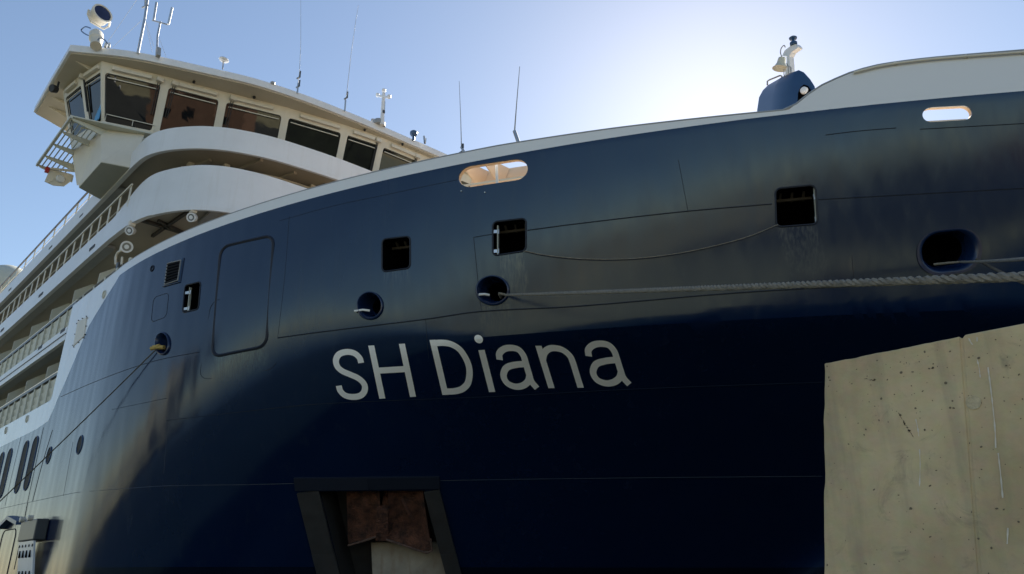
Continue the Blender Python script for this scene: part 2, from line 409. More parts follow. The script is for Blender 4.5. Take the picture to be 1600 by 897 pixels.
mp = N(t, 'ShaderNodeMapping'); mp.inputs['Scale'].default_value = (2.4, 2.4, 0.1); L(t, tc.outputs['Object'], mp.inputs['Vector'])
n2 = N(t, 'ShaderNodeTexNoise', Scale=1.6, Detail=6.0, Roughness=0.7); L(t, mp.outputs[0], n2.inputs['Vector'])
m2 = N(t, 'ShaderNodeMapRange'); L(t, n2.outputs['Fac'], m2.inputs[0]); m2.inputs[1].default_value = 0.55; m2.inputs[2].default_value = 0.85; m2.inputs[4].default_value = 0.10
sk = N(t, 'ShaderNodeMixRGB'); L(t, m2.outputs[0], sk.inputs[0]); L(t, nav.outputs[0], sk.inputs[1]); sk.inputs[2].default_value = (0.10, 0.11, 0.10, 1)
# salt and rust runs below the ports and the shell door
mp3 = N(t, 'ShaderNodeMapping'); mp3.inputs['Scale'].default_value = (22, 22, 0.25); L(t, tc.outputs['Object'], mp3.inputs['Vector'])
n5 = N(t, 'ShaderNodeTexNoise', Scale=1.0, Detail=4.0, Roughness=0.6); L(t, mp3.outputs[0], n5.inputs['Vector'])
for (px0, px1, ln, col, amt) in (((778, 400), (818, 395), 1.3, (.20, .19, .15, 1), .5), ((1213, 356), (1275, 352), 1.2, (.16, .16, .15, 1), .4), ((335, 557), (415, 542), .75, (.10, .15, .13, 1), .55), ((598, 426), (640, 420), .5, (.12, .13, .13, 1), .4), ((745, 478), (797, 476), .8, (.12, .11, .08, 1), .4)):
    q0, q1 = on_hull(*px0), on_hull(*px1); uc, uw, zt0 = (q0.x + q1.x) / 2, abs(q1.x - q0.x) / 2 * 1.1, (q0.z + q1.z) / 2
    du = N(t, 'ShaderNodeMath', operation='SUBTRACT'); L(t, sp.outputs['X'], du.inputs[0]); du.inputs[1].default_value = uc
    da = N(t, 'ShaderNodeMath', operation='ABSOLUTE'); L(t, du.outputs[0], da.inputs[0])
    fu = N(t, 'ShaderNodeMapRange'); L(t, da.outputs[0], fu.inputs[0]); fu.inputs[1].default_value = uw; fu.inputs[2].default_value = uw * .8; fu.inputs[3].default_value = 0; fu.inputs[4].default_value = 1
    fz = N(t, 'ShaderNodeMapRange'); L(t, sp.outputs['Z'], fz.inputs[0]); fz.inputs[1].default_value = zt0 - ln; fz.inputs[2].default_value = zt0 - .02; fz.inputs[3].default_value = 0; fz.inputs[4].default_value = 1
    cz = N(t, 'ShaderNodeMath', operation='LESS_THAN'); L(t, sp.outputs['Z'], cz.inputs[0]); cz.inputs[1].default_value = zt0
    fn = N(t, 'ShaderNodeMapRange'); L(t, n5.outputs['Fac'], fn.inputs[0]); fn.inputs[1].default_value = .42; fn.inputs[2].default_value = .7; fn.inputs[4].default_value = amt
    pr0 = N(t, 'ShaderNodeMath', operation='MULTIPLY'); L(t, fu.outputs[0], pr0.inputs[0]); L(t, fz.outputs[0], pr0.inputs[1])
    pr1 = N(t, 'ShaderNodeMath', operation='MULTIPLY'); L(t, pr0.outputs[0], pr1.inputs[0]); L(t, cz.outputs[0], pr1.inputs[1])
    pr2 = N(t, 'ShaderNodeMath', operation='MULTIPLY'); L(t, pr1.outputs[0], pr2.inputs[0]); L(t, fn.outputs[0], pr2.inputs[1])
    sx_ = N(t, 'ShaderNodeMixRGB'); L(t, pr2.outputs[0], sx_.inputs[0]); L(t, sk.outputs[0], sx_.inputs[1]); sx_.inputs[2].default_value = col; sk = sx_
bl = N(t, 'ShaderNodeMath', operation='LESS_THAN'); L(t, sp.outputs['Z'], bl.inputs[0]); bl.inputs[1].default_value = 0.36
bk = N(t, 'ShaderNodeMixRGB'); L(t, bl.outputs[0], bk.inputs[0]); L(t, sk.outputs[0], bk.inputs[1]); bk.inputs[2].default_value = (0.0025, 0.006, 0.016, 1)
fin = N(t, 'ShaderNodeMixRGB'); L(t, wm.outputs[0], fin.inputs[0]); L(t, bk.outputs[0], fin.inputs[1]); fin.inputs[2].default_value = (0.74, 0.74, 0.74, 1)
L(t, fin.outputs[0], p.inputs['Base Color'])
rr = N(t, 'ShaderNodeMapRange'); L(t, n2.outputs['Fac'], rr.inputs[0]); rr.inputs[1].default_value = 0.3; rr.inputs[2].default_value = 0.8; rr.inputs[3].default_value = 0.12; rr.inputs[4].default_value = 0.26
L(t, rr.outputs[0], p.inputs['Roughness']); p.inputs['IOR'].default_value = 1.57
p.inputs['Specular Tint'].default_value = (0.70, 0.88, 1.0, 1)
# plating that is never quite flat: broad panel dishing plus frame-spaced vertical ripple
mp2 = N(t, 'ShaderNodeMapping'); mp2.inputs['Scale'].default_value = (1.25, 1.25, 0.28); L(t, tc.outputs['Object'], mp2.inputs['Vector'])
n3 = N(t, 'ShaderNodeTexNoise', Scale=0.85, Detail=1.5, Roughness=0.5); L(t, mp2.outputs[0], n3.inputs['Vector'])
n6 = N(t, 'ShaderNodeTexNoise', Scale=0.42, Detail=1.0); L(t, tc.outputs['Object'], n6.inputs['Vector'])
wv_ = N(t, 'ShaderNodeTexWave', Scale=0.48, Distortion=1.2, Detail=1.0); wv_.bands_direction = 'X'; L(t, tc.outputs['Object'], wv_.inputs['Vector'])
ad = N(t, 'ShaderNodeMath', operation='MULTIPLY_ADD'); L(t, n6.outputs['Fac'], ad.inputs[0]); ad.inputs[1].default_value = 1.6; L(t, n3.outputs['Fac'], ad.inputs[2])
ad2 = N(t, 'ShaderNodeMath', operation='MULTIPLY_ADD'); L(t, wv_.outputs['Fac'], ad2.inputs[0]); ad2.inputs[1].default_value = 0.10; L(t, ad.outputs[0], ad2.inputs[2])
b = N(t, 'ShaderNodeBump'); b.inputs['Strength'].default_value = 0.45; b.inputs['Distance'].default_value = 0.05; L(t, ad2.outputs[0], b.inputs['Height']); L(t, b.outputs[0], p.inputs['Normal'])

# hull grid
us = np.concatenate([np.linspace(-75, -32.01, 24), np.linspace(-31.85, -7.0, 150), np.linspace(-6.9, -1.5, 80), np.linspace(-1.4, 5.5, 24)])
ARC = [on_hull(x, y) for x, y in ((1232, 172), (1242, 164), (1255, 153), (1270, 142), (1284, 133.5), (1300, 126), (1320, 117), (1340, 110), (1370, 102.5), (1400, 97.5), (1450, 91.5), (1500, 87), (1550, 83), (1600, 79))]
ARC_U = [-12.0, -9.5] + [q_.x for q_ in ARC] + [6.0]; ARC_Z = [9.9, 9.83] + [q_.z for q_ in ARC] + [ARC[-1].z + .02]
def hull_top(u):
    if u < -32: return 6.25
    return float(np.interp(u, ARC_U, ARC_Z))
NZ = 110
tz = np.linspace(0, 1, NZ)
zlo = -4.0
mb = MB(); T_ = 0.035
grid = np.zeros((len(us), NZ, 3))
for i, u in enumerate(us):
    ht = hull_top(u)
    zz = zlo + (ht - zlo) * tz
    # a row of vertices exactly on the knuckle
    k = int(np.argmin(abs(zz - 5.3)));  
    if ht > 6.5: zz[k] = 5.3
    grid[i, :, 0] = u; grid[i, :, 1] = V(np.full(NZ, u), zz); grid[i, :, 2] = zz
gu = np.gradient(grid, axis=0); gz = np.gradient(grid, axis=1)
nn = np.cross(gz, gu); nn /= np.linalg.norm(nn, axis=2, keepdims=True)
if nn[50, 50, 1] < 0: nn = -nn
inner = grid + nn * T_
nu = len(us); idx = lambda i, j: i * NZ + j
mb.v = [tuple(q) for q in grid.reshape(-1, 3)] + [tuple(q) for q in inner.reshape(-1, 3)]
off = nu * NZ
for i in range(nu - 1):
    for j in range(NZ - 1):
        mb.f.append((idx(i, j), idx(i + 1, j), idx(i + 1, j + 1), idx(i, j + 1)))
        mb.f.append((off + idx(i, j), off + idx(i, j + 1), off + idx(i + 1, j + 1), off + idx(i + 1, j)))
    for j, fl in ((0, 1), (NZ - 1, 0)):
        q = (idx(i, j), idx(i + 1, j), off + idx(i + 1, j), off + idx(i, j)); mb.f.append(q[::-1] if fl else q)
for j in range(NZ - 1):
    for i, fl in ((0, 0), (nu - 1, 1)):
        q = (idx(i, j), idx(i, j + 1), off + idx(i, j + 1), off + idx(i, j)); mb.f.append(q[::-1] if fl else q)
hull = part('hull', mb, 'hull', angle=24, label='navy blue hull plating with white top strake')

# openings through the plating
CUT = MB()
def cut(loop, depth=0.35):
    c_ = mean(loop); n_ = hull_n(c_.x, c_.z)
    CUT.prism([Vector(q) + n_ * depth for q in loop], [Vector(q) - n_ * depth for q in loop])
    return n_
OPEN = {  # rectangular mooring ports: pixel corners TL,TR,BR,BL
    'p1': [(597, 374), (641, 369), (641, 419), (597, 425)],
    'p2': [(770, 347), (822, 341), (822, 392), (770, 400)],
    'p3': [(1211, 295), (1274, 289), (1278, 350), (1213, 355)],
    'p4': [(289, 446), (314, 440), (310, 483), (285, 489)]}
loops = {}
for k, c_ in OPEN.items():
    loops[k] = hull_loop(rrect(c_, 0.14)); cut(loops[k])
OV = {'o1': [(716, 262), (823, 246), (826, 279), (717, 295)], 'o2': [(1441, 168.5), (1518, 164.5), (1520, 187), (1442, 191.5)]}
for k, c_ in OV.items():
    loops[k] = hull_loop(rrect(c_, 0.5, 8, rx=0.19)); cut(loops[k])
FL = {'f1': (578.5, 478, 21, 22.5, 0.60), 'f2': (770, 454, 27, 24, 0.66), 'f4': (254.5, 537, 11.5, 18.5, 0.62)}
for k, (a, b_, c_, d_, e_) in FL.items():
    loops[k] = hull_loop(ellipse(a, b_, c_ * 0.9, d_ * 0.9, 28, -60 if k == 'f4' and False else 0)); cut(loops[k])
f3c = [(1434, 366), (1527, 356), (1531, 420), (1440, 431)]
loops['f3'] = hull_loop(rrect(f3c, 0.46, 7, rx=0.36)); cut(loops['f3'])
anchor_c = [(500, 768), (664, 766.5), (716, 960), (546, 960)]
loops['an'] = hull_loop([anchor_c[0], ((500 + 664) / 2, 767), anchor_c[1], (690, 863), anchor_c[2], anchor_c[3], (523, 863)]); cut(loops['an'], 0.6)
co = bpy.data.objects.new('cutter', CUT.mesh('cutter')); COL.objects.link(co); finish(co, None, False)
md = hull.modifiers.new('cut', 'BOOLEAN'); md.object = co; md.solver = 'EXACT'; md.operation = 'DIFFERENCE'; md.use_self = True
dg = bpy.context.evaluated_depsgraph_get(); ev = hull.evaluated_get(dg)
nm = bpy.data.meshes.new_from_object(ev); hull.modifiers.clear(); hull.data = nm
hull.data.shade_smooth(); hull.data.set_sharp_from_angle(angle=math.radians(24))
bpy.data.objects.remove(co)

# port side plating (mirror of the shell, out of view) and the foredeck
mb = MB(); us2 = np.linspace(-75, 5.4, 60); zz2 = np.linspace(-4, 9.9, 16)
for u in us2:
    for z in zz2: mb.v.append((u, 2 * CL - V(u, z)[0], z))
for i in range(59):
    for j in range(15): mb.f.append((i * 16 + j, i * 16 + j + 1, (i + 1) * 16 + j + 1, (i + 1) * 16 + j))
part('port_shell', mb, 'navy')
mb = MB(); pl = [(u, V(u, 8.5)[0] + 0.12) for u in np.linspace(-31, 4.5, 50)]
a = [(u, v, 8.45) for u, v in pl] + [(u, 2 * CL - v, 8.45) for u, v in pl[::-1]]
mb.prism(a, [(q[0], q[1], 8.53) for q in a]); part('foredeck', mb, 'peach', smooth=False)
# bulwark cap rail and inside lining of the bow bulwark
mb = MB(); uu = np.linspace(-31.6, 5.3, 150)
mb.tube([(u, V(u, hull_top(u))[0] + 0.03, hull_top(u) + 0.012) for u in uu], 0.035, 6); part('bulwark_cap_rail', mb, 'grey')

# port frames, dark rooms behind the openings
def inward(loop): 
    c_ = mean(loop); return -hull_n(c_.x, c_.z)
def pocket(loop, depth, mat, scale=1.0, name='recess', flat=False):
    d = inward(loop); c_ = mean(loop)
    if flat: d = Vector((d.x, d.y, 0)).normalized()
    a = [Vector(q) + d * 0.03 + (Vector(q) - c_) * 0.012 for q in loop]; b_ = [c_ + (Vector(q) - c_) * scale + d * depth + Vector((0, 0, .28 if flat else 0)) for q in loop]
    mb = MB(); mb.prism(a, b_, caps=False); n_ = len(a); mb.f.append(tuple(range(n_, 2 * n_)))
    return part(name, mb, mat, smooth=False)
def lerp(a, b_, t_): return Vector(a) * (1 - t_) + Vector(b_) * t_
for k in ('p1', 'p2', 'p3', 'p4'):
    lp = loops[k]
    o = pocket(lp, 1.6, 'inside', 1.1, 'mooring_port', True)
    mb = MB(); mb.tube(lp, 0.022, 6, closed=True); part('port_frame', mb, 'groove', parent=o)
    c_ = [on_hull(*q) for q in OPEN[k]]; d = inward(lp); d = Vector((d.x, d.y, 0)).normalized()
    if k != 'p4':
        h = (c_[3] - c_[0]).length
        for s_ in (-0.12, 0.06):
            p0 = lerp(c_[0], c_[3], s_) + d * (0.45 + s_); p1 = lerp(c_[1], c_[2], s_) + d * (0.45 + s_)
            mb = MB(); mb.bar(p0, p1, 0.05, 0.06); part('deck_beam', mb, 'beam', False, parent=o)
        for s_ in (0.2, 0.5, 0.8):
            p0 = lerp(lerp(c_[0], c_[1], s_), lerp(c_[3], c_[2], s_), -0.12) + d * 0.45; p1 = lerp(lerp(c_[0], c_[1], s_), lerp(c_[3], c_[2], s_), 0.06) + d * 0.6
            mb = MB(); mb.bar(p0, p1, 0.05, 0.07); part('deck_stiffener', mb, 'beam', False, parent=o)
    # hinged shutter edge swung inside, with hinge lugs
    if k in ('p2', 'p3', 'p4'):
        s_ = {'p2': 0.14, 'p3': 0.97, 'p4': 0.28}[k]
        ta, tb_ = lerp(c_[0], c_[1], s_) + d * 0.05, lerp(c_[3], c_[2], s_) + d * 0.05
        mb = MB(); mb.bar(lerp(ta, tb_, 0.10 if k != 'p3' else 0.05), lerp(ta, tb_, 0.98), 0.025, 0.07, d); part('shutter', mb, 'panel_dark', False, parent=o)
        for q in (0.28, 0.86):
            c0 = lerp(ta, tb_, q); sg = (lerp(c_[0], c_[3], q) if k != 'p3' else lerp(c_[1], c_[2], q)) + d * 0.03
            mb = MB(); mb.bar(c0, sg, 0.05, 0.08); mb.lathe(c0 - Vector((0, 0, 0.06)), (0, 0, 1), [(0.03, 0), (0.03, 0.12)], 8); part('hinge', mb, 'steel', parent=o)

# oval freeing openings in the bulwark with rims coloured peach for warm bounced light and stays behind
for k in ('o1', 'o2'):
    lp = loops[k]; d = inward(lp)
    mb = MB(); n_ = len(lp); c_ = mean(lp)
    mb.prism([Vector(q) + d * 0.0 + (Vector(q) - c_) * 0.004 for q in lp], [Vector(q) + d * 0.16 + (Vector(q) - c_) * 0.004 for q in lp], caps=False)
    rim = part('bulwark_opening_rim', mb, 'peach', label='rim of an oval bulwark opening, warm bounced light put into its peach colour')
    c4 = [on_hull(*q) for q in OV[k]]
    if k == 'o1':
        a0, a1, b1, b0 = c4
        mb = MB(); mb.bar(lerp(a0, b0, .62) + d * .35 - (a1 - a0) * .1, lerp(a1, b1, .62) + d * .35, 0.03, 0.05); part('storm_rail', mb, 'cream', False, parent=rim)
        mb = MB(); mb.bar(lerp(a0, a1, .5) + d * .3 + Vector((0, 0, .15)), lerp(b0, b1, .5) + d * .3 - Vector((0, 0, .1)), 0.06, 0.04); part('bulwark_stay', mb, 'white', False, parent=rim)
    else:
        a0, a1, b1, b0 = c4
        mb = MB(); mb.bar(lerp(a0, b0, .66) + d * .3, lerp(a1, b1, .66) + d * .3, 0.03, 0.03); part('storm_rail', mb, 'grey', False, parent=rim)
# inside framing seen through the aft oval: a bulwark coaming box and a canopy of the mooring deck
a0, a1, b1, b0 = [on_hull(*q) for q in OV['o1']]; d = Vector((0, 1, 0))
mb = MB(); q0 = a0 + (a0 - a1) * .35; q1 = a1 + (a1 - a0) * .3
mb.prism([q0 + d * .9 + Vector((0, 0, -.9)), q1 + d * .9 + Vector((0, 0, -.35)), q1 + d * 1.25 + Vector((0, 0, .42)), q0 + d * 1.25 + Vector((0, 0, .42))],
         [q0 + d * 1.0 + Vector((0, 0, -.9)), q1 + d * 1.0 + Vector((0, 0, -.35)), q1 + d * 1.35 + Vector((0, 0, .42)), q0 + d * 1.35 + Vector((0, 0, .42))])
part('inner_bulwark_plate', mb, 'peach', False)
for s_ in (-.1, .22, .82, 1.2):
    p0 = lerp(a0, a1, s_); mb = MB()
    mb.prism([p0 + d * .12 + Vector((0, 0, .38)), p0 + d * 1.2 + Vector((0, 0, .38)), p0 + d * .95 + Vector((0, 0, -.3))],
             [p0 + d * .12 + Vector((.03, 0, .38)), p0 + d * 1.2 + Vector((.03, 0, .38)), p0 + d * .95 + Vector((.03, 0, -.3))])
    part('bulwark_bracket', mb, 'peach', False)
for q in ((721, 299), (758, 301)):
    n_ = on_hull(*q); mb = MB(); hn = hull_n(n_.x, n_.z); mb.lathe(n_ - hn * .01, hn, [(0.02, 0), (0.02, 0.03), (0.012, 0.04)], 8); part('hull_stud', mb, 'steel')

# fairleads: rolled rim, funnel and dark throat
def fairlead(loop, name, inner, depth=0.45, lip=0.05, drop=0.0, label=None):
    c_ = mean(loop); hn = hull_n(c_.x, c_.z); n_ = len(loop); mb = MB(); rings = []
    prof = [(1.10, -0.03), (1.10, 0.03), (1.06, lip), (0.99, lip * 1.1), (0.93, lip * .5), (0.86, -0.08), (0.78, -0.2), ((0.78 + inner) / 2, -depth * .75), (inner, -depth)]
    for s_, h in prof: rings.append([c_ + (Vector(q) - c_) * s_ + hn * h + Vector((0, 0, drop * (1.1 - s_))) for q in loop])
    vs = [q for r_ in rings for q in r_]; fs = []
    for i in range(len(prof) - 1):
        for k in range(n_): fs.append((i * n_ + k, i * n_ + (k + 1) % n_, (i + 1) * n_ + (k + 1) % n_, (i + 1) * n_ + k))
    mb.add(vs, fs); o = part(name, mb, M['navygloss'], label=label, angle=50)
    mb = MB(); a = rings[-1]; b_ = [Vector(q) - hn * 1.0 for q in a]; mb.prism(a, b_, caps=False); mb.f.append(tuple(range(n_, 2 * n_)))
    part('throat', mb, 'inside', False, parent=o)
    return o
M['navygloss'] = paint('navy_gloss_paint', (0.006, 0.018, 0.060), 0.22, 0.08, 2.0)
fairlead(loops['f1'], 'fairlead', FL['f1'][4], drop=.1); fairlead(loops['f2'], 'fairlead', FL['f2'][4], drop=.1)
fairlead(loops['f4'], 'fairlead', FL['f4'][4], depth=.35); fairlead(loops['f3'], 'oval_fairlead', 0.74, 0.4, 0.03, drop=0.12)

# welded seams and outlines on the shell
def seam(pix, name='weld_seam', r=0.010, mat='groove', k=5, closed=False, off=0.0):
    pts = pix if closed else [tuple(q) for q in crom(pix, k)]
    mb = MB(); mb.tube([on_hull(x, y, off) for x, y in pts], r, 5, closed); return part(name, mb, mat)
seam([(0, 795), (45, 785), (107, 772), (125, 769), (215, 762), (265, 759), (400, 757), (459, 755.5)], r=0.007, mat='navyseam')
seam([(688, 751), (800, 749), (1000, 746.5), (1285, 744)], r=0.007, mat='navyseam')
seam([(260, 657), (400, 641), (500, 631), (781, 619), (987, 608), (1285, 597)], r=0.009)
seam([(95, 620), (140, 600), (200, 577), (250, 562), (312, 550)])
seam([(434, 528), (500, 519), (665, 499), (750, 487), (900, 479), (1150, 458), (1400, 444), (1640, 436)], r=0.016)
seam([(740, 371), (769, 366)]); seam([(824, 360), (900, 350), (1066, 331), (1206, 319)], r=0.014); seam([(1279, 312), (1440, 303), (1640, 292)], r=0.012)
seam([(1290, 211), (1340, 205), (1400, 200)]); seam([(1438, 202), (1520, 197.5), (1620, 192)])
seam([(434, 528), (445, 430), (452, 338)], r=0.006); seam([(175, 640), (262, 622)], r=0.007); seam([(262, 657), (256, 740)], r=0.005, mat='navyseam')
seam([(437, 345), (520, 322), (600, 305), (680, 288), (716, 281)], r=0.006)
seam([(740, 371), (745, 420), (750, 470), (753, 487)], r=0.008); seam([(665, 499), (668, 540), (670, 560)], r=0.006)
seam([(1060, 250), (1075, 330)], r=0.007); seam([(1331, 400), (1335, 450)], r=0.006)
seam([(82, 672), (66, 725), (51, 783)], r=0.012); seam([(68, 668), (58, 715), (43, 785)], r=0.010); seam([(43, 786), (33, 838), (22, 890)], r=0.014)
seam([(33, 682), (18, 745), (8, 790)], r=0.007); seam([(114, 690), (99, 775)], r=0.005)
# shell door and hatches
o = seam(rrect([(345, 386), (428, 367), (416, 541), (331, 558)], 0.09, 5, rx=0.16), 'shell_door', 0.045, closed=True)
o2 = seam(rrect([(330, 470), (437, 450), (432, 576), (311, 594)], 0.12, 4, rx=0.12)[6:20], 'door_surround', 0.009, k=1)
seam(rrect([(240, 465), (264, 457), (260, 495), (236, 504)], 0.2, 4), 'small_hatch', 0.010, closed=True)
# louvre window with frame and drip rail
lc = [(263, 412), (284, 407), (279, 438), (258.5, 445)]
lp = hull_loop(lc, 0.004); mb = MB(); nl = hull_n(lp[0].x, lp[0].z)
mb.prism(lp, [q + nl * 0.012 for q in lp]); vent = part('louvre_vent', mb, 'inside', False)
for i in range(7):
    s_ = (i + .5) / 7; mb = MB(); mb.bar(lerp(lp[0], lp[3], s_) + nl * .03, lerp(lp[1], lp[2], s_) + nl * .03, 0.012, 0.05, nl + Vector((0, 0, .6))); part('louvre_slat', mb, 'groove', False, parent=vent)
mb = MB(); mb.tube([q + nl * .02 for q in lp], 0.022, 6, closed=True); part('vent_frame', mb, 'grey', parent=vent)
lq = [on_hull(287, 403, .03), on_hull(281, 441, .03), on_hull(255, 448, .03)]
mb = MB(); mb.tube(lq, 0.018, 6); part('drip_rail', mb, 'navy', parent=vent)
def ring_eye(x, y, ra, mat='groove'):
    c_ = on_hull(x, y, 0.01); n_ = hull_n(c_.x, c_.z); a = n_.cross(Vector((0, 0, 1))).normalized(); b_ = a.cross(n_)
    mb = MB(); mb.tube([c_ + (a * math.cos(t_) + b_ * math.sin(t_)) * ra for t_ in [2 * math.pi * i / 16 for i in range(16)]], ra * .22, 6, True); part('ring_eye', mb, mat)
ring_eye(238, 419.5, 0.09)
for q in ((163, 460), (42.5, 654.5), (9.5, 672.5)): ring_eye(q[0], q[1], 0.13, 'panel')
# portholes and tall oval windows in the flat side
def hull_window(u, z, a, b_, rx=None, name='porthole', lean=0.0):
    pts = []; n_ = 22
    for i in range(n_):
        t_ = 2 * math.pi * i / n_
        if rx is None: du, dz = a * math.cos(t_), b_ * math.sin(t_)
        else: du = a * math.cos(t_); dz = a * math.sin(t_) + math.copysign(b_ - a, math.sin(t_)) if abs(math.sin(t_)) > 1e-6 else 0
        pts.append(hp(u + du + lean * dz, z + dz))
    n0 = hull_n(u, z); mb = MB()
    mb.prism([q + n0 * 0.002 for q in pts], [q + n0 * 0.010 for q in pts]); o = part(name, mb, 'port')
    mb = MB(); mb.tube([q + n0 * .006 for q in pts], 0.022, 6, True); part('window_rim', mb, 'navy', parent=o)
hull_window(-27.16, 4.03, 0.25, 0.29); hull_window(-30.65, 4.08, 0.25, 0.29)
for i in range(7):
    u0 = -32.95 - 3.85 * (i // 2) - 1.35 * (i % 2)
    hull_window(u0, 4.05, 0.36, 0.98, rx=1, name='tall_oval_window')
# door with rain hood, low on the side
q = [(-34.9, 1.75), (-32.9, 1.75), (-32.9, -0.6), (-34.9, -0.6)]
dr = rrect(q, 0.12, 5, rx=0.16); mb = MB(); mb.tube([hp(u, z, .004) for u, z in dr], 0.018, 5, True); door = part('shell_door', mb, 'groove')
mb = MB(); A = [hp(-35.0, 1.95), hp(-33.75, 2.24), hp(-32.2, 1.98)]
for i in (0, 1): mb.prism([A[i], A[i + 1], A[i + 1] + Vector((0, -.22, -.02)), A[i] + Vector((0, -.22, -.02))], [q_ + Vector((0, 0, -.13)) for q_ in (A[i], A[i + 1], A[i + 1] + Vector((0, -.22, -.02)), A[i] + Vector((0, -.22, -.02)))])
part('rain_hood', mb, 'navy', False, parent=door)

# ---- the ship's name
M['letter'] = paint('letter_paint', (0.86, 0.85, 0.82), 0.45, 0.04, 1.5)
def zp(x, y): return (500 + x / 3.2, 500 + y / 3.2)
def letter(strokes, bl_, br_, h, slant, wd, asp):
    """strokes: centrelines in a 0..1 box, given even width wd (fraction of height); laid on the shell"""
    bl_, br_ = np.array(bl_, float), np.array(br_, float); mb = MB()
    wd *= .93; hw = wd / 2; hx = hw / asp
    for k, st_ in enumerate(strokes):
        if st_[0] == 'dot':
            cxy, ra = st_[1], st_[2]; ring = [(cxy[0] + ra / asp * math.cos(t_), cxy[1] + ra * math.sin(t_)) for t_ in [2 * math.pi * i / 20 for i in range(20)]]
            P3 = [bl_ + (br_ - bl_) * x + np.array([-slant, -1.0]) * h * y for x, y in ring]; q0_ = np.mean(P3, axis=0); mb.add([on_hull(q_[0], q_[1], .009) for q_ in P3] + [on_hull(q0_[0], q0_[1], .009)], [(i, (i + 1) % 20, 20) for i in range(20)]); continue
        smooth_, pts = st_
        pts = [(hx + x * (1 - 2 * hx), hw + y * (1 - 2 * hw)) for x, y in pts] if smooth_ != 'raw' else pts
        pts = [(x * asp, y) for x, y in pts]
        c = crom(pts, 6) if smooth_ == 's' else crom(pts, 10)
        if smooth_ != 's':
            c = []
            for i in range(len(pts) - 1): c += [np.array(pts[i]) * (1 - j / 10) + np.array(pts[i + 1]) * j / 10 for j in range(10)]
            c.append(np.array(pts[-1]))
        nn_ = plan_normals([(q_[0], q_[1]) for q_ in c]); rows = []
        for q_, n_ in zip(c, nn_):
            for o_ in (-1, 0, 1):
                x, y = (q_[0] + n_[0] * hw * o_) / asp, q_[1] + n_[1] * hw * o_
                w_ = bl_ + (br_ - bl_) * x + np.array([-slant, -1.0]) * h * y
                rows.append(on_hull(w_[0], w_[1], 0.006 + 0.0015 * k))
        fs = []
        for i in range(len(c) - 1):
            for o_ in (0, 1): fs.append((i * 3 + o_, i * 3 + o_ + 1, (i + 1) * 3 + o_ + 1, (i + 1) * 3 + o_))
        mb.add(rows, fs)
    o_ = build('name_letter', mb, M['letter'], SHIP, False)
    return o_
LS = [('s', [(1.0, .745), (.97, .86), (.80, .965), (.52, 1.0), (.22, .955), (.06, .83), (.07, .69), (.22, .585), (.5, .50), (.80, .405), (.98, .27), (.95, .13), (.78, .03), (.5, 0), (.2, .035), (.03, .14), (0, .26)])]
LH = [('l', [(0, -.07), (0, 1.07)]), ('l', [(1, -.07), (1, 1.07)]), ('l', [(0, .53), (1, .53)])]
LD = [('l', [(0, -.07), (0, 1.07)]), ('s', [(0, 1), (.34, 1), (.62, .955), (.86, .82), (1, .5), (.86, .18), (.62, .045), (.34, 0), (0, 0)])]
LI = [('raw', [(.5, 0), (.5, .735)]), ('dot', (.5, .925), .073)]
LA = [('s', [(.03, .70), (.08, .86), (.28, .975), (.52, 1), (.75, .95), (.86, .80), (.87, .62), (.87, .3), (.88, .12), (1.0, -.06)]), ('s', [(.87, .575), (.5, .56), (.2, .50), (.04, .36), (0, .22), (.08, .08), (.30, 0), (.55, .02), (.76, .12), (.87, .26)])]
LN = [('l', [(0, -.07), (0, 1.07)]), ('s', [(0, .70), (.13, .88), (.33, .985), (.56, 1), (.8, .94), (.97, .78), (1, .58), (1, .3), (1, -.07)])]
letter(LS, zp(92, 402), zp(252, 396), 254 / 3.2, 0.17, .125, 160 / 254)
letter(LH, zp(297, 392), zp(480, 381), 262 / 3.2, 0.21, .122, 183 / 262)
letter(LD, zp(612, 373), zp(792, 366), 272 / 3.2, 0.235, .122, 180 / 272)
letter(LI, zp(836, 361), zp(886, 358), 286 / 3.2, 0.255, .118, 50 / 286)
letter(LA, zp(922, 350), zp(1102, 344), 224 / 3.2, 0.29, .15, 180 / 224)
letter(LN, zp(1143, 343), zp(1320, 340), 217 / 3.2, 0.31, .155, 177 / 217)
letter(LA, zp(1372, 335), zp(1564, 325), 228 / 3.2, 0.32, .15, 192 / 228)

# ---- anchor pocket
lpA = loops['an']; dA = inward(lpA); cA = mean(lpA)
TLa, TRa, BRa, BLa = [on_hull(*q) for q in anchor_c]
o = pocket(lpA, 1.1, 'pocket', 0.92, 'anchor_pocket')
frs = [((482, 768), (505, 863), (530, 962)), ((675, 766.5), (700, 863), (726, 962))]
for tr_ in frs:
    mb = MB(); P_ = [on_hull(*q_, 0.03) for q_ in tr_]
    for i in range(2): mb.bar(P_[i], P_[i + 1], 0.60 if tr_ is frs[0] else 0.42, 0.08, hull_n(P_[i].x, P_[i].z))
    part('pocket_flange', mb, 'pocket', False, parent=o)
P_ = [on_hull(x, y, .035) for x, y in ((461, 755.5), (575, 754), (687, 752.5))]
mb = MB()
for i in range(2): mb.bar(P_[i], P_[i + 1], 0.36, 0.07, hull_n(P_[i].x, P_[i].z))
part('pocket_lintel', mb, 'groove', False, parent=o)
mb = MB(); q = [lerp(BLa, TLa, .46) + dA * .75 + (BRa - BLa) * .28, lerp(BRa, TRa, .46) + dA * .75 - (BRa - BLa) * .02, BRa + dA * .12, BLa + dA * .12 + (BRa - BLa) * .22]
mb.prism(q, [r_ + dA * .05 for r_ in q]); part('pocket_plate', mb, 'pocket_plate', False, parent=o)
